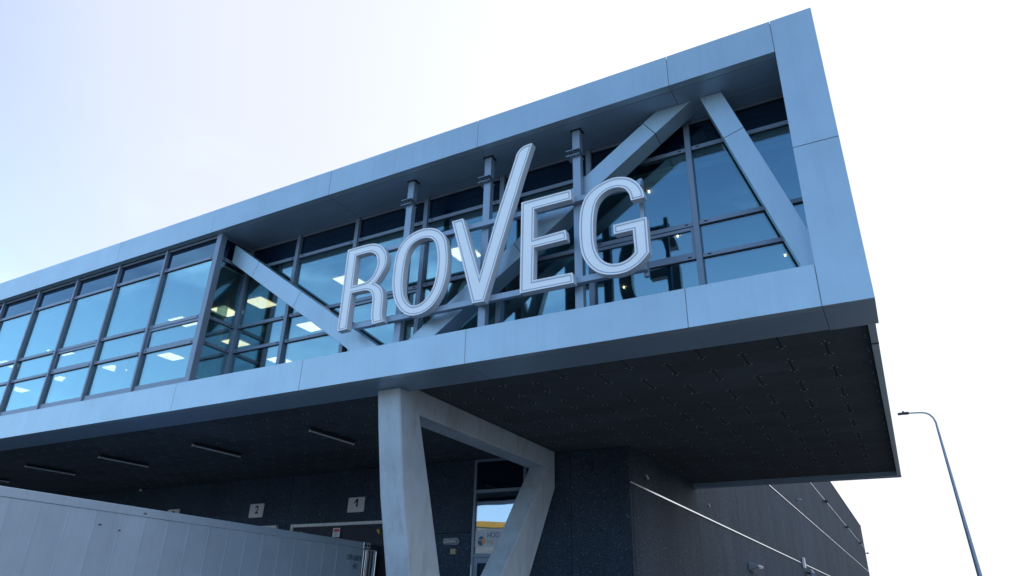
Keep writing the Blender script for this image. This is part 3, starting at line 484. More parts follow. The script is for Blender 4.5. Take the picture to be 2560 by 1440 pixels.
# return wall of the loggia (faces +X)
XRt = -12.99
for k, (z0, z1) in enumerate(TZ):
    tr = box('transom', 'frame', off, XRt - 0.10, XRt - 0.012, YM + 0.13, 10.02, z0, z1, 0.003)
    if k in (1, 2, 3): drain(tr, XRt - 0.012, YM + 0.22, (z0 + z1) / 2, False); drain(tr, XRt - 0.012, 9.93, (z0 + z1) / 2, False)
for r in range(4):
    box('pane', 'spandrel' if r == 0 else 'glass', off, XRt - 0.072, XRt - 0.048, YM + 0.132, 10.018, TZ[r + 1][1] + 0.003, TZ[r][0] - 0.004)
mull(-13.09, -12.93, 10.022, YG + 0.13, 5.864, ZTB - 0.004, name='corner_mullion')
BM = [-12.93, -11.41, -9.635, -7.755, -5.905, -4.045, -2.175, -0.30]
for x in BM[1:]:
    mull(x, x + 0.10, YG - 0.03, YG + 0.16, 5.82, ZTB - 0.004)
for k, (a, b) in enumerate(zip(BM, BM[1:])):
    bay(a + (0.10 if k else 0), b, YG, 2 if k in (2, 5) else None)

# ---- truss diagonals, boxed in cladding (front face Y = 9.53)
def brace(x_top_l, x_top_r, slope, seams, mat='cladding', y0=9.53, y1=9.885, ztop=ZTB - 0.003, zbot=ZFT + 0.002):
    """x(z) = x_top + slope * (z - ztop); split in cassettes along the seams (heights on the left edge)."""
    t = Acc()
    X = lambda xt, z: xt + slope * (z - ztop)
    zs = [ztop] + seams + [zbot]
    # seams run square to the brace
    w = x_top_r - x_top_l
    tilt = w / (slope + 1 / slope) if seams is not None else 0    # height change across the face for a square cut
    core = Acc(); core.prism('seam', [[(X(x_top_l, ztop) + .02, ztop), (X(x_top_r, ztop) - .02, ztop), (X(x_top_r, zbot) - .02, zbot), (X(x_top_l, zbot) + .02, zbot)]], XZ, y0 + 0.02, y1 - 0.02)
    rt = core.build('truss_brace', off, ((x_top_l + x_top_r) / 2, y0, (ztop + zbot) / 2))
    for k in range(len(zs) - 1):
        za, zb = zs[k], zs[k + 1]
        # left-edge heights za (upper) and zb (lower); right-edge heights shifted by the square cut
        def cut(z, up):
            if z in (ztop, zbot): return z, z
            return z, z - w / (slope + 1 / slope)
        la, ra = cut(za, True); lb, rb = cut(zb, False)
        e = 0.0035
        if za != ztop: la -= e; ra -= e
        if zb != zbot: lb += e; rb += e
        s = Acc(); s.prism('cladding', [[(X(x_top_l, la), la), (X(x_top_r, ra), ra), (X(x_top_r, rb), rb), (X(x_top_l, lb), lb)]], XZ, y0, y1)
        s.build('brace_panel', rt, ((x_top_l + x_top_r) / 2, y0, (la + lb) / 2), bev=0.005)
brace(-2.498, -1.888, 1.44, [9.40, 7.63])
brace(-1.735, -1.377, -0.322, [8.625])
# left brace runs into the corner of the return wall: its upper end is cut off square by the glazing
def left_brace():
    sl = -1.427; f = lambda z: -13.112 + sl * (z - 9.562); h = lambda z: -13.074 + sl * (z - 9.061)
    xl = -12.93
    pts_up = [(xl, 9.562 + (xl + 13.112) / sl), (f(ZFT + .002), ZFT + .002)]
    pts_lo = [(h(ZFT + .002), ZFT + .002), (xl, 9.061 + (xl + 13.074) / sl)]
    core = Acc(); q = [(xl + .01, pts_up[0][1] - .02), (f(ZFT + .002) - .02, ZFT + .002), (pts_lo[0][0] + .02, ZFT + .002), (xl + .01, pts_lo[1][1] + .02)]
    core.prism('seam', [q], XZ, 9.55, 9.865); rt = core.build('truss_brace', off, (-11, 9.53, 7.7))
    cuts = [((-12.95 + .02, pts_up[0][1] - .01), (-12.93, pts_lo[1][1]))]
    U = [pts_up[0], (-11.967, 8.760), (-10.468, 7.709), pts_up[1]]
    L_ = [pts_lo[1], (-12.136, 8.404), (-10.639, 7.355), pts_lo[0]]
    for k in range(3):
        e0 = 0.0035 if k else 0; e1 = 0.0035 if k < 2 else 0
        d = lambda p, e: (p[0] + e * .82, p[1] - e * .57)
        a, b = d(U[k], e0), d(U[k + 1], -e1); c, dd = d(L_[k + 1], -e1), d(L_[k], e0)
        s = Acc(); s.prism('cladding', [[a, b, c, dd]], XZ, 9.53, 9.885); s.build('brace_panel', rt, ((a[0] + c[0]) / 2, 9.53, (a[1] + c[1]) / 2), bev=0.005)
left_brace()
brace(-14.93, -14.30, 1.40, [], y0=9.60, y1=9.93)
brace(-26.8, -26.2, -1.43, [], y0=9.60, y1=9.93)

# ---- soffit boards, screws, edge trim
ZS = 5.36
rows = [10.07 + 0.6225 * k for k in range(21)]
ix0 = -0.555
nb = 0
scr = Acc()
more = Acc()
cand = []
for r in range(20):
    y0, y1 = rows[r], rows[r + 1]
    y1c = min(y1, YB - 0.36)
    xoff = 0.61 if r % 2 == 0 else 0.0
    xlim = 0.05
    x = ix0 + 1.22 + xoff - 1.22
    while x > -31:
        xa, xb = x - 1.22, min(x, xlim)
        if xb > xa + 0.05:
            inside = (y0 > 16.2 and xb < -5.7)          # hidden behind the walls below
            if not inside: cand.append((xa, xb, y0, y1c))
        x -= 1.22
    # fill to the right of the first joint
    xr = ix0 + xoff
    if xr < xlim - 0.02: cand.append((xr, xlim, y0, y1c))
cand.sort(key=lambda c: (c[0] ** 2 + c[2] ** 2))
for k, (xa, xb, y0, y1) in enumerate(cand):
    g_ = 0.009
    dz = rnd.uniform(-0.0025, 0.0025)
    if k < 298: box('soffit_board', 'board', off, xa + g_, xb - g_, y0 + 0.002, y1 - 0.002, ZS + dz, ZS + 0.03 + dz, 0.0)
    else: more.box('board', xa + g_, xb - g_, y0 + 0.002, y1 - 0.002, ZS + dz, ZS + 0.03 + dz)
    if xa < -26: continue
    for sx in (xa + 0.055, xb - 0.055):
        for sy in (y0 + 0.06, y1 - 0.06):
            if sx < 0.04: scr.tube('screw', [(sx + rnd.uniform(-.012, .012), sy + rnd.uniform(-.01, .01), ZS + dz - 0.003), (sx, sy, ZS + dz + 0.004)], 0.012, 6)
    xm = (xa + xb) / 2
    for sy in (y0 + 0.032, y1 - 0.032):
        if xb - xa > 1.0: scr.tube('screw', [(xm + rnd.uniform(-.012, .012), sy, ZS + dz - 0.003), (xm, sy, ZS + dz + 0.004)], 0.012, 6)
scr.build('screw_heads', off, (-8, 14, ZS), kind='stuff')
if more.v:
    more.build('soffit_boards_beyond', off, (-25, 14, ZS), kind='stuff')
box('soffit_backing', 'gasket', off, -31, XR - 0.12, YF + 0.9, YB - 0.07, ZS + 0.035, 5.418)
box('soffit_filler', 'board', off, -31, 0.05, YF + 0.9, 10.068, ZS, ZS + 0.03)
# trims
box('edge_trim', 'cladding', off, 0.052, 0.150, YF + 0.935, 10.72, ZB + 0.002, ZB + 0.16, 0.003)
box('trim_cleat', 'dark', off, 0.050, 0.152, 10.722, 10.80, ZB + 0.004, ZB + 0.15)
box('edge_trim', 'cladding', off, 0.052, 0.150, 10.802, YB - 0.42, ZB + 0.002, ZB + 0.16, 0.003)
for k in range(6):
    xb = 0.150 - k * 3.65
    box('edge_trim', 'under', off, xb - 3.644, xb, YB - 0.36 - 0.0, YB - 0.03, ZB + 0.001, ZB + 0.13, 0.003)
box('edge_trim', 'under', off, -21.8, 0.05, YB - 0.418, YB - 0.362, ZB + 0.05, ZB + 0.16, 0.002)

# ---- interior
box('interior_floor', 'floor', off, XL, -0.1, YG + 0.2, 16.2, ZFT - 0.036, ZFT + 0.0)
box('interior_partition', 'wallpaint', off, XL, -0.1, 16.2, 16.35, ZFT + 0.002, 9.5)
box('interior_partition', 'wallpaint', off, -5.98, -5.86, 11.6, 16.19, ZFT + 0.002, 8.83)
ceil = Acc()
holes = []
LX = [-7.55, -10.85, -13.88, -16.93, -19.93, -22.85, -25.8, -28.75, -31.7]
LY = [11.35, 13.22, 15.02]
T = 0.61
xs0 = -0.15
lit = {}
# suspended ceiling: tiles at 0.61 m joined to one part, lit panels their own parts
y = YG + 0.22
box('suspended_ceiling', 'ceiling', off, XL, -0.12, YG + 0.20, 16.19, 8.835, 8.87)
for s_ in range(1): pass
box('front_bay_ceiling', 'ceiling', off, XL, -13.06, YM + 0.19, YG + 0.196, 8.835, 8.87)
cg = Acc()
for k in range(62):
    cg.box('ceiling', -0.2 - k * T - 0.012, -0.2 - k * T + 0.012, YG + 0.21, 16.18, 8.829, 8.8345)
for k in range(10):
    cg.box('ceiling', -38, -0.2, 10.44 + k * T - 0.012, 10.44 + k * T + 0.012, 8.8275, 8.8285)
cg.build('ceiling_grid', off, (-15, 13, 8.83))
for x in LX:
    for y in LY:
        if x > -13 and y > 12: continue
        if y > 15 and x != -16.93 or (x, y) == (-19.93, 11.35): continue
        box('ceiling_light', 'panel_light', off, x - 0.285, x + 0.285, y - 0.285, y + 0.285, 8.815, 8.826)
box('ceiling_light', 'panel_light', off, -15.45, -15.0, 11.06, 11.64, 8.815, 8.826)
for x, y in ((-3.09, 10.79), (-3.09, 12.68), (-4.97, 14.57), (-1.23, 14.55)):
    s = Acc(); s.tube('spot', [(x, y, 8.80), (x, y, 8.832)], 0.017, 12); s.build('spot_light', off, (x, y, 8.8))
# office chairs' and desks' backs that show just above the sill
for x, w, y in ((-12.3, 0.55, 10.9), (-2.15, 0.5, 10.75), (-1.35, 0.0, 0)):
    if w:
        s = Acc(); s.prism('white', [[(x - w / 2, 6.05), (x - w / 2 + .03, 6.36), (x - w / 2 + .1, 6.42), (x + w / 2 - .1, 6.42), (x + w / 2 - .03, 6.36), (x + w / 2, 6.05)]], XZ, y, y + 0.06)
        s.build('chair_back', off, (x, y, 6.05), bev=0.01)
for x, y in ((-14.55, 10.75), (-18.3, 10.75), (-22.0, 10.75)):
    s = Acc(); s.tube('wallpaint', [(x, y, ZFT + 0.002), (x, y, 8.83)], 0.13, 20); s.build('interior_column', off, (x, y, ZFT), smooth=True)
box('blind_cassette', 'ceiling', off, -12.85, -0.5, YG + 0.26, YG + 0.34, 8.70, 8.82)
# hanging lamp of loops behind the E
hl = thing('pendant_lamp', 'dark twisted loop pendant hanging inside behind the letter E', 'pendant lamp', (-4.35, 11.6, 8.8))
s = Acc()
for q in range(4):
    c0 = rnd.uniform(0, 6); pts = []
    for k in range(25):
        a = k / 24 * 2 * math.pi
        pts.append((-4.35 + math.cos(a) * (0.12 + .03 * q) * math.cos(c0) + .05 * math.sin(2 * a), 11.6 + math.cos(a) * .14 * math.sin(c0), 7.75 + 0.32 * math.sin(a) + .05 * math.cos(3 * a + c0)))
    s.tube('dark', pts, 0.014, 6, False)
s.build('loops', hl, smooth=True)
s = Acc(); s.tube('dark', [(-4.35, 11.6, 8.05), (-4.35, 11.6, 8.83)], 0.008, 6); s.build('cord', hl)

# ================================================================== SIGN
sg = thing('letter_sign', 'large white raised letters ROVEG on grey rails and posts in front of the glass', 'sign', (-5.8, 9.3, 6.37))
def offset_loop(loop, d):
    """Moves a closed loop inwards (d > 0 moves to the left of the running direction)."""
    n = len(loop); out = []
    for k in range(n):
        p0, p1, p2 = Vector(loop[k - 1]), Vector(loop[k]), Vector(loop[(k + 1) % n])
        a = (p1 - p0).normalized(); b = (p2 - p1).normalized()
        na = Vector((-a.y, a.x)); nb_ = Vector((-b.y, b.x)); m = (na + nb_)
        if m.length < 1e-6: m = na
        m.normalize(); c = max(0.35, m.dot(na)); out.append(tuple(p1 + m * (d / c)))
    return out
def area(l): return sum(l[k - 1][0] * l[k][1] - l[k][0] * l[k - 1][1] for k in range(len(l))) / 2
for ch in ('R', 'O', 'V', 'E', 'G'):
    loops = [list(map(tuple, l)) for l in LETTERS[ch]]
    if area(loops[0]) < 0: loops[0].reverse()
    for l in loops[1:]:
        if area(l) > 0: l.reverse()
    s = Acc()
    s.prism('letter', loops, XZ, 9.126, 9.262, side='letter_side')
    # bright lip round the face
    cx = sum(p[0] for p in loops[0]) / len(loops[0])
    le = s.build('letter', sg, (cx, 9.12, 6.37), smooth=True); le['label'] = 'raised white letter ' + ch
    gr = Acc(); lip = Acc()
    for l in loops:
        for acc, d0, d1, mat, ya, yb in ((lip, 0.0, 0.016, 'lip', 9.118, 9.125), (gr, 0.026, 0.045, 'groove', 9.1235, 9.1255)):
            A = offset_loop(l, d0) if d0 else l; B = offset_loop(l, d1); n = len(l); b = len(acc.v)
            acc.v += [(x, ya, z) for x, z in A] + [(x, ya, z) for x, z in B] + [(x, yb, z) for x, z in A] + [(x, yb, z) for x, z in B]
            for k in range(n):
                k2 = (k + 1) % n
                for f in ((k, k2, n + k2, n + k), (k, 2 * n + k, 2 * n + k2, k2), (n + k, n + k2, 3 * n + k2, 3 * n + k)):
                    acc.f.append(tuple(b + q for q in f)); acc.m.append(acc.mi(mat))
    lip.build('raised_lip', le, (cx, 9.12, 6.37)); gr.build('inset_line', le, (cx, 9.12, 6.37))
for z0, z1, x0, x1 in ((7.975, 8.075, -8.35, -2.78), (6.425, 6.535, -8.62, -2.78)):
    box('rail', 'steel', sg, x0, x1, 9.265, 9.365, z0, z1, 0.004)
for x0 in (-7.70, -5.875, -4.03):
    box('post', 'steel', sg, x0, x0 + 0.145, 9.37, 9.50, 9.11, 9.56, 0.004)
    box('post', 'steel', sg, x0, x0 + 0.145, 9.372, 9.50, ZFT + 0.002, 8.985, 0.004)
    pl = box('cap_plate', 'dark', sg, x0 - 0.03, x0 + 0.175, 9.345, 9.525, 9.561, 9.573)
    for z in (8.986, 9.096):
        p = box('splice_plate', 'steel', sg, x0 - 0.10, x0 + 0.16, 9.30, 9.52, z, z + 0.013, 0.002)
    bo = Acc()
    for bx in (x0 - 0.06, x0 + 0.05, x0 + 0.12):
        bo.tube('dark', [(bx, 9.335, 8.955), (bx, 9.335, 9.135)], 0.010, 6)
    bo.build('splice_bolts', sg, (x0, 9.33, 9.05))
box('post', 'steel', sg, -2.86, -2.79, 9.37, 9.45, 6.36, 8.17, 0.003)
# ================================================================== CONCRETE FRAME
X0, X1 = -8.13, -7.612
zc = ZB - 0.002
s = Acc()
s.prism('concrete', [[(9.60, zc), (9.902, zc), (9.902, 5.357), (16.195, 5.357), (16.195, 4.43), (14.851, 2.33), (12.88, GZ), (11.05, GZ), (10.348, 2.108), (9.975, 3.40), (9.72, 4.60)],
                     [(10.274, 4.885), (10.797, 3.494), (11.30, 2.12), (11.85, 0.62), (12.20, 0.62), (13.551, 2.28), (14.315, 3.13), (15.735, 4.885)]], YZ, X0, X1)
tag(s.build('concrete_support_frame', None, (-7.86, 12, GZ), bev=0.022), 'pale cast concrete trapezoid frame holding up the overhang beside dock one', 'concrete frame')

# ================================================================== WAREHOUSE (dark aggregate panels)
WY, WX = 16.25, -5.65
wh = thing('warehouse_building', 'dark grey exposed-aggregate warehouse with bright metal bands, behind and below the overhang', 'building', (-20, 40, GZ))
BZ = [4.48, 7.60, 10.72]
ZR = 13.6
box('wall_core', 'dark', wh, -60, WX - 0.16, WY + 0.17, 113.9, GZ, ZR - 0.2)
yj = [WY + 0.16, 22.55] + [22.55 + 6.1 * k for k in range(1, 15)] + [114.1]
lev = [GZ] + BZ + [ZR]
for a, b in zip(yj, yj[1:]):
    for k in range(4):
        box('wall_panel', 'aggregate', wh, WX - 0.15, WX + rnd.uniform(-0.003, 0.003), a + 0.008, b - 0.008, lev[k] + (0.012 if k else 0), lev[k + 1] - 0.012)
# dock side panels, around the door and the two openings
xw = [-60, -54, -48, -42, -36, -30, -24.95, -20.87]
def wp(x0, x1, z0, z1): box('wall_panel', 'aggregate', wh, x0 + 0.008, x1 - 0.008, WY, WY + 0.15, z0, z1)
DOCKS = [(-16.40, -12.63), (-20.9, -17.17), (-24.99, -21.25)]
wp(-7.2, WX - 0.0, GZ, 5.34); wp(-8.45, -7.2, GZ, 5.34)
wp(-12.4, -10.06, 3.462, 5.34); wp(-12.4, -10.06, GZ, 3.448)
for x0, x1 in ((-16.78, -12.4), (-21.08, -16.78), (-25.2, -21.08), (-30, -25.2), (-36, -30), (-42, -36), (-48, -42), (-54, -48), (-60, -54)):
    dk = [d for d in DOCKS if d[0] > x0 and d[1] < x1 + 0.05]
    if dk:
        a, b = dk[0]
        wp(x0, x1, 3.80, 5.34); wp(x0, a, GZ, 3.79); wp(b, x1, GZ, 3.79); wp(a, b, GZ, 0.45)
    else: wp(x0, x1, GZ, 5.34)
for k, z in enumerate(BZ):
    segs = yj
    s = Acc(); s.box('profile', WX + 0.004, WX + 0.035, WY - (0.0 if k == 0 else 0), 114.0, z - 0.019, z + 0.019)
    s.build('metal_band', wh, (WX, 60, z))
box('parapet_cap', 'dark', wh, WX - 0.3, WX + 0.04, WY + 6.5, 114.2, ZR + 0.001, ZR + 0.05)
box('roof', 'dark', wh, -60, WX - 0.31, 22.7, 114, ZR - 0.19, ZR - 0.1)
# entrance door
dr = Acc()
FX0, FX1 = -10.05, -8.47
y0, y1 = WY - 0.005, WY + 0.12
dr.box('frame', FX0, FX0 + 0.075, y0, y1, 0.45, 5.335); dr.box('frame', FX1 - 0.075, FX1, y0, y1, 0.45, 5.335)
for z0, z1 in ((5.27, 5.335), (4.45, 4.53), (2.84, 2.93)): dr.box('frame', FX0 + 0.076, FX1 - 0.076, y0 + .003, y1 - .003, z0, z1)
door = dr.build('entrance_door', wh, (FX0, WY, 0.45))
door['label'] = 'tall grey framed glass entrance door under the overhang'
box('pane', 'spandrel', door, FX0 + 0.078, FX1 - 0.078, WY + 0.04, WY + 0.06, 4.535, 5.265)
box('pane', 'doorglass', door, FX0 + 0.078, FX1 - 0.078, WY + 0.04, WY + 0.06, 2.935, 4.445)
s = Acc()
s.box('frame', FX0 + .08, FX0 + .19, WY + .01, WY + .07, 0.47, 2.83); s.box('frame', FX1 - .19, FX1 - .08, WY + .01, WY + .07, 0.47, 2.83)
s.box('frame', FX0 + .19, FX1 - .19, WY + .011, WY + .069, 2.70, 2.83); s.box('frame', FX0 + .19, FX1 - .19, WY + .011, WY + .069, 0.47, 0.75)
s.build('door_leaf', door, (FX0, WY, 0.47))
box('pane', 'spandrel', door, FX0 + .192, FX1 - .192, WY + .03, WY + .05, 0.752, 2.698)
box('door_hinge', 'white', door, FX0 + .015, FX0 + .055, WY - .03, WY - .006, 2.28, 2.66)
box('entry_lobby_wall', 'shed_grey', wh, FX0 - .3, FX1 + .3, 18.6, 18.7, 0.45, 5.4)
# film banner stuck on the door glass
bn = thing('door_banner', 'white film banner with round logo and blue letters on the door glass', 'banner', (-9.3, WY, 3.09))
box('film', 'banner', bn, FX0 + 0.08, FX1 - 0.08, WY + 0.033, WY + 0.037, 3.09, 3.50)
def disc(name, mat, cx, cz, r, a0, a1, y, parent):
    s = Acc(); n = 20; pts = [(cx, cz)] + [(cx + r * math.cos(a0 + (a1 - a0) * k / n), cz + r * math.sin(a0 + (a1 - a0) * k / n)) for k in range(n + 1)]
    s.prism(mat, [pts], XZ, y, y + 0.002); return s.build(name, parent, (cx, y, cz))
lx, lz = -9.765, 3.235
disc('logo_sector', 'blue_print', lx, lz, 0.115, R(60), R(290), WY + 0.029, bn)
disc('logo_sector', 'orange_print', lx, lz, 0.115, R(296), R(414), WY + 0.029, bn)
text_part('logo_word', 'ROV', 'white', bn, lx - 0.1, WY + 0.026, lz - 0.0, 0.085)
text_part('lettering', 'HOO', 'blue_print', bn, -9.60, WY + 0.031, 3.315, 0.185, sx=0.85)
text_part('lettering', 'MA', 'tan_print', bn, -9.60, WY + 0.031, 3.145, 0.165, sx=0.85)
# dock openings with shelters
for k, (a, b) in enumerate(DOCKS):
    lab = ['dark dock shelter with white edge strip beside the concrete frame', 'dark dock shelter under number plate 2, mostly hidden by the container', 'dark dock shelter under number plate 3, hidden behind the container'][k]
    t = thing('dock_shelter', lab, 'dock shelter', ((a + b) / 2, WY, 0.45), 'dock shelters along the wall')
    a -= 0.08; b += 0.08
    s = Acc(); s.box('white', a, b, WY - 0.10, WY - 0.004, 3.76, 3.845); s.build('edge_strip', t, (a, WY, 3.8))
    s = Acc(); s.box('white', a, a + 0.085, WY - 0.10, WY - 0.004, 0.5, 3.758); s.build('edge_strip', t, (a, WY, 2))
    s = Acc(); s.box('white', b - 0.085, b, WY - 0.10, WY - 0.004, 0.5, 3.758); s.build('edge_strip', t, (b, WY, 2))
    n = int((b - a) / 0.62)
    for q in range(n + 1):
        x = a + 0.1 + q * (b - a - .2) / n
        box('screw', 'dark', t, x - 0.011, x + 0.011, WY - 0.104, WY - 0.099, 3.79, 3.812)
    for q in range(4):
        box('screw', 'dark', t, a + 0.03, a + 0.052, WY - 0.104, WY - 0.099, 3.70 - q * .13, 3.722 - q * .13)
    # curtain head, slightly bellied
    s = Acc(); n = 12
    for q in range(n):
        u0, u1 = q / n, (q + 1) / n
        x0, x1 = a + .087 + (b - a - .174) * u0, a + .087 + (b - a - .174) * u1
        d0, d1 = .03 * math.sin(u0 * 9), .03 * math.sin(u1 * 9)
        bb = len(s.v); s.v += [(x0, WY - .06 + d0, 3.757), (x1, WY - .06 + d1, 3.757), (x1, WY - .03 - d1, 2.9), (x0, WY - .03 - d0, 2.9)]
        s.f.append((bb, bb + 1, bb + 2, bb + 3)); s.m.append(s.mi('curtain'))
    s.build('curtain', t, (a, WY, 3.7))
    box('opening_backing', 'dark', t, a + .09, b - .09, WY + 0.05, WY + 0.09, 0.5, 3.75)
    for x in (a + 0.50, b - 0.30 - (0.22 if k == 0 else 0)):
        s = Acc(); s.tube('yellow', [(x, WY - .14, 3.60), (x + .07, WY - .14, 3.50)], 0.04, 8); s.build('guide_marker', t, (x, WY, 3.5))
sk = thing('warning_sticker', 'small red and white warning sticker on the dark dock curtain', 'sticker', (-14.62, WY - .12, 3.45))
box('backing', 'white', sk, -14.755, -14.49, WY - 0.108, WY - 0.104, 3.44, 3.69)
box('red_field', 'red_print', sk, -14.73, -14.515, WY - 0.110, WY - 0.1085, 3.58, 3.665)
for q in range(4): box('text_line', 'black_print', sk, -14.72, -14.53 - .03 * (q % 2), WY - 0.110, WY - 0.1085, 3.545 - q * .028, 3.553 - q * .028)
# number plates
for ch, xc in (('1', -14.08), ('2', -18.175), ('3', -22.23)):
    t = thing('number_plate', {'1': 'white plate with black numeral one, next to the concrete leg', '2': 'white plate with black numeral two, middle of the plates on the dark wall', '3': 'white plate with black numeral three, half hidden by the container top'}[ch], 'number sign', (xc, WY, 4.125), 'dock number plates')
    box('plate', 'sign_plate', t, xc - .31, xc + .31, WY - 0.012, WY - 0.004, 4.125, 4.545)
    if ch == '1':
        s = Acc(); s.prism('black_print', [[(xc + .005, 4.27), (xc + .065, 4.27), (xc + .065, 4.505), (xc + .015, 4.505), (xc - .075, 4.415), (xc - .075, 4.36), (xc + .005, 4.425)]], XZ, WY - .0155, WY - .0125)
        s.build('numeral', t)
    else: text_part('numeral', ch, 'black_print', t, xc + .02, WY - 0.014, 4.245, 0.34, align='CENTER', bold=0.006)
    for dx in (-.28, .28):
        for z in (4.15, 4.52): box('screw', 'dark', t, xc + dx - .01, xc + dx + .01, WY - .017, WY - .0125, z - .01, z + .01)
# wall things on the dock side
t = thing('bulkhead_light', 'grey rounded bulkhead light on the dark wall between concrete legs', 'wall light', (-10.64, WY, 3.23))
s = Acc(); s.prism('galv', [[(-10.89, 3.20), (-10.86, 3.15), (-10.44, 3.14), (-10.40, 3.18), (-10.39, 3.27), (-10.43, 3.325), (-10.87, 3.325), (-10.90, 3.29)]], XZ, WY - .09, WY - .004)
s.build('housing', t, bev=0.02)
s = Acc(); s.prism('lampgrey', [[(-10.84, 3.21), (-10.82, 3.18), (-10.47, 3.175), (-10.445, 3.20), (-10.44, 3.255), (-10.47, 3.285), (-10.83, 3.285), (-10.85, 3.26)]], XZ, WY - .13, WY - .092)
s.build('diffuser', t, bev=0.015)
tag(box('key_box', 'beige', None, -10.655, -10.49, WY - .07, WY - .004, 2.915, 3.055, 0.006), 'small beige box fixed under the bulkhead light', 'wall box')
s = Acc(); s.tube('lampglass', [(-24.28, WY - .07, 5.30), (-24.28, WY - .004, 5.30)], 0.045, 10); tag(s.build('motion_sensor', None, (-24.28, WY, 5.3)), 'tiny pale sensor high on the dark dock wall', 'sensor')
t = thing('round_wall_lamp', 'unlit round lamp near the corner high on the dark wall', 'wall lamp', (-6.72, WY, 4.9))
s = Acc(); s.tube('dark', [(-6.72, WY - .06, 4.9), (-6.72, WY - .004, 4.9)], 0.14, 16); s.build('housing', t)
s = Acc(); s.tube('aggregate', [(-6.72, WY - .075, 4.9), (-6.72, WY - .0605, 4.9)], 0.11, 16); s.build('diffuser', t)
# wall things on the side wall
def spike(y, z, label):
    t = thing('wall_spotlight', label, 'spotlight', (WX, y, z), 'spotlights on the side wall')
    s = Acc(); s.tube('dark', [(WX + .004, y, z), (WX + .09, y, z)], 0.012, 6); s.build('arm', t)
    s = Acc(); s.tube('white', [(WX + .08, y - .03, z + .06), (WX + .11, y + .01, z - .04)], [0.02, 0.03], 10); s.build('head', t)
spike(17.35, 4.76, 'small spotlight on the side wall under the overhang'); spike(23.7, 4.88, 'small white spotlight on the side wall just outside the overhang')
t = thing('wall_pack_light', 'pale wedge-shaped wall light low on the side wall', 'wall light', (WX, 30.1, 3.3))
s = Acc(); s.prism('galv', [[(WX + .004, 3.52), (WX + .05, 3.54), (WX + .38, 3.44), (WX + .38, 3.36), (WX + .004, 3.24)]], lambda u, v, d: (u, d, v), 29.6, 30.6); s.build('housing', t, bev=0.01)
s = Acc(); s.prism('lampglass', [[(WX + .06, 3.245), (WX + .35, 3.345), (WX + .35, 3.335), (WX + .06, 3.225)]], lambda u, v, d: (u, d, v), 29.7, 30.5); s.build('diffuser', t)
tag(box('cable_box', 'white', None, WX + .04, WX + .16, 45.2, 45.7, 4.22, 4.78, 0.01), 'white upright box crossing the lowest metal band', 'wall box')
t = thing('security_camera', 'dark security camera under the white box on side wall', 'camera', (WX, 46.2, 3.95))
s = Acc(); s.tube('dark', [(WX + .004, 46.6, 4.05), (WX + .3, 46.3, 3.95)], 0.05, 6); s.build('bracket', t)
s = Acc(); s.tube('galv', [(WX + .25, 46.9, 4.1), (WX + .5, 45.6, 3.85)], 0.13, 10); s.build('housing', t)
for y, z, lab in ((47.2, 8.25, 'small pale wall light between second and third metal bands'), (63.8, 10.35, 'dark wall light by the top band, nearest of four'), (83.2, 10.35, 'dark wall light by the top band, second of four'), (101.1, 10.3, 'dark wall light by the top band, third of four'), (113.2, 10.0, 'dark wall light jutting past the far corner of the warehouse')):
    t = thing('wall_floodlight', lab, 'floodlight', (WX, y, z), 'floodlights high on the side wall')
    sc_ = 0.55 if y < 50 else 0.9
    s = Acc(); s.box('dark' if y > 50 else 'galv', WX + .004, WX + .25 * sc_, y - .15, y + .15, z - .03, z + .03); s.build('bracket', t)
    s = Acc(); s.prism('dark' if y > 50 else 'galv', [[(WX + .2 * sc_, z - .12 * sc_), (WX + .5 * sc_, z - .02), (WX + .5 * sc_, z + .05), (WX + .2 * sc_, z + .14 * sc_)]], lambda u, v, d: (u, d, v), y - .3 * sc_, y + .3 * sc_); s.build('head', t)
# tube lights under the soffit
for k, x in enumerate((-11.66, -15.66, -19.57, -23.2, -27.0)):
    lab = ['slim batten light under the soffit, nearest the concrete frame', 'slim batten light under the soffit, second from the concrete frame', 'slim batten light under the soffit, third from the concrete frame', 'slim batten light under the soffit, fourth from the concrete frame', 'slim batten light under the soffit, partly cut by the photo edge'][k]
    t = thing('batten_light', lab, 'batten light', (x, 12.35, 5.25), 'batten lights under the soffit')
    box('housing', 'dark', t, x - .05, x + .05, 11.56, 13.10, 5.285, 5.352)
    s = Acc(); s.tube('lampglass', [(x, 11.57, 5.262), (x, 13.09, 5.262)], 0.021, 8); s.build('tube', t, (x, 12.3, 5.26))
    for y in (11.56, 13.075): box('end_cap', 'lampglass', t, x - .026, x + .026, y, y + .03, 5.238, 5.284)

# ================================================================== REEFER CONTAINER
cx = -13.0
ct = thing('shipping_container', 'long pale grey refrigerated container backed against the first dock', 'container', (cx, 3.95, 3.31))
L0, L1 = 3.95, 16.14
ztop = 3.31; zb_ = ztop - 2.9
box('container_body', 'container', ct, cx - 2.43, cx - 0.022, L0 + .02, L1 - .02, zb_ + .02, ztop - .02)
box('top_rail', 'container', ct, cx - 0.05, cx, L0, L1 - .64, ztop - 0.165, ztop, 0.012)
box('top_rail', 'container', ct, cx - 2.44, cx - 2.39, L0, L1 - .02, ztop - 0.165, ztop, 0.008)
box('bottom_rail', 'container', ct, cx - 0.05, cx, L0, L1, zb_, zb_ + 0.16, 0.008)
k = 0; yy = 15.49
while yy > L0 + 0.1:
    a = max(yy - 0.5035, L0 + .01)
    box('side_sheet', 'container', ct, cx - 0.021, cx - 0.011 + rnd.uniform(-.001, .001), a + .012, yy - .004, zb_ + .161, ztop - .168, 0.003)
    box('sheet_rib', 'container', ct, cx - 0.018, cx - 0.001, a - .006, a + .012, zb_ + .161, ztop - .168, 0.003)
    yy -= 0.5035
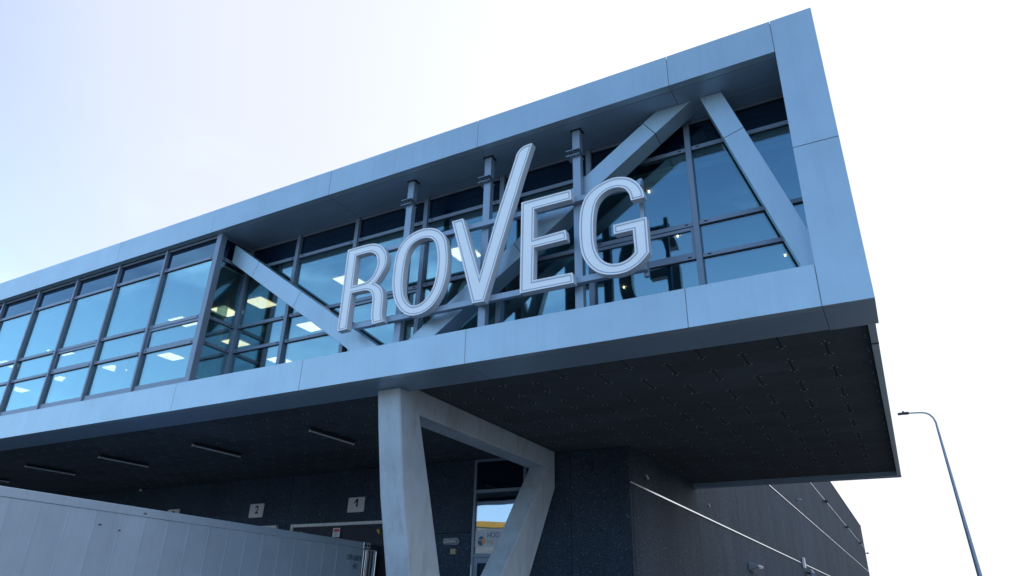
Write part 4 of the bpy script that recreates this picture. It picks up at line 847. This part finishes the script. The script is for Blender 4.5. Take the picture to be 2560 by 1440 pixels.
# door-end frame of stainless steel with pierced header
box('door_header', 'stainless', ct, cx - 0.06, cx + 0.002, L1 - .638, L1, ztop - 0.165, ztop + .005, 0.006)
for q in range(5):
    s = Acc(); y = L1 - .56 + q * .11; s.tube('gasket', [(cx - .0, y, ztop - .075), (cx + .006, y, ztop - .075)], 0.028, 10)
    s.build('header_hole', ct, (cx, y, ztop - .08))
for y0_, y1_, m in ((L1 - .635, L1 - .585, 'stainless'), (L1 - .545, L1 - .50, 'stainless')):
    box('corner_post', m, ct, cx - .05, cx + .012, y0_, y1_, zb_ + .161, ztop - .19, 0.008)
box('recess', 'dark', ct, cx - .05, cx - .004, L1 - .583, L1 - .547, zb_ + .161, ztop - .19)
s = Acc()
n = 8
for q in range(n):
    u0, u1 = q / n, (q + 1) / n; ya, yb2 = L1 - .49 + .38 * u0, L1 - .49 + .38 * u1
    da, db = -.03 + .05 * math.sin(u0 * math.pi), -.03 + .05 * math.sin(u1 * math.pi)
    b_ = len(s.v); s.v += [(cx + da, ya, zb_ + .16), (cx + db, yb2, zb_ + .16), (cx + db, yb2, ztop - .19), (cx + da, ya, ztop - .19)]
    s.f.append((b_, b_ + 1, b_ + 2, b_ + 3)); s.m.append(s.mi('stainless'))
s.build('corner_sheet', ct, (cx, L1 - .3, 2), smooth=True)
box('corner_post', 'stainless', ct, cx - .05, cx + .008, L1 - .10, L1 - .05, zb_ + .161, ztop - .19, 0.008)
text_part('serial_lettering', 'OTPU 608770', 'blue_print', ct, cx + 0.0005, 14.86, ztop - .485, 0.19, face='+X', depth=0.002, sx=0.54, bold=0.001)
text_part('size_lettering', '45R1', 'blue_print', ct, cx + 0.0005, 15.14, ztop - .685, 0.19, face='+X', depth=0.002, sx=0.54, bold=0.001)
for y, z, r_ in ((8.05, ztop - .40, 0.03), (8.45, ztop - .46, 0.025), (8.9, ztop - .10, .035), (5.9, ztop - .09, .02)):
    s = Acc(); s.prism('scuff', [[(y + r_ * math.cos(a) * rnd.uniform(.5, 1.6), z + r_ * math.sin(a) * rnd.uniform(.4, .9)) for a in [k * math.pi / 5 for k in range(10)]]], YZ, cx - .007, cx + .0012)
    s.build('scuff', ct, (cx, y, z))
# chassis under the container
box('chassis_beam', 'dark', ct, cx - 1.75, cx - .7, L0 + .3, L1 - .5, zb_ - .35, zb_ - .005)
for y in (12.3, 13.6, 14.9):
    for x in (cx - 2.2, cx - .3):
        s = Acc(); s.tube('gasket', [(x - .15, y, GZ + .5), (x + .15, y, GZ + .5)], 0.5, 20); s.build('wheel', ct, (x, y, GZ + .5))
ct.rotation_euler = (R(-0.50), 0, 0)

# ================================================================== STREET LAMP
sl = thing('street_lamp', 'tall galvanised street lamp with bent arm, right of the building', 'street lamp', (2.62, 40, GZ))
s = Acc()
pts = [(2.70, 40, GZ), (2.55, 40, 3.5), (2.30, 40, 10.3)]; rad = [0.13, 0.105, 0.052]
P2 = [(2.29, 40, 10.65), (2.22, 40, 10.90), (2.09, 40, 11.08), (1.93, 40, 11.17), (1.75, 40, 11.205), (1.30, 40, 11.235), (1.12, 40, 11.24)]
s.tube('galv', pts, rad, 14); s.build('pole', sl, smooth=True)
s = Acc(); s.tube('galv', [pts[-1]] + P2, [0.052, .047, .044, .042, .040, .038, .036, .035], 12); s.build('arm', sl, smooth=True)
s = Acc(); s.prism('dark', [[(0.70, 11.20), (0.70, 11.27), (0.86, 11.275), (1.14, 11.29), (1.22, 11.26), (1.22, 11.21), (1.08, 11.19), (0.98, 11.205)]], XZ, 39.86, 40.14); s.build('lamp_head', sl, bev=0.01)
s = Acc(); s.prism('dark', [[(0.90, 11.285), (0.93, 11.37), (0.97, 11.375), (1.04, 11.292)]], XZ, 39.96, 40.04); s.build('sensor_cap', sl)

# ================================================================== BUILDING ACROSS THE YARD (seen only mirrored in the door glass)
t = thing('opposite_warehouse', 'low grey shed with orange roof band across the yard, mirrored in the door glass', 'building', (-10, -38, GZ))
box('wall', 'shed_grey', t, -60, 40, -60, -38, GZ, 10.15)
box('roof_band', 'shed_orange', t, -60.1, 40.1, -60.1, -37.9, 10.15, 10.75)
tag(box('entrance_landing', 'concrete', None, -10.6, -8.2, 14.9, 16.24, GZ, 0.45, 0.01), 'concrete landing step in front of the entrance door', 'landing')
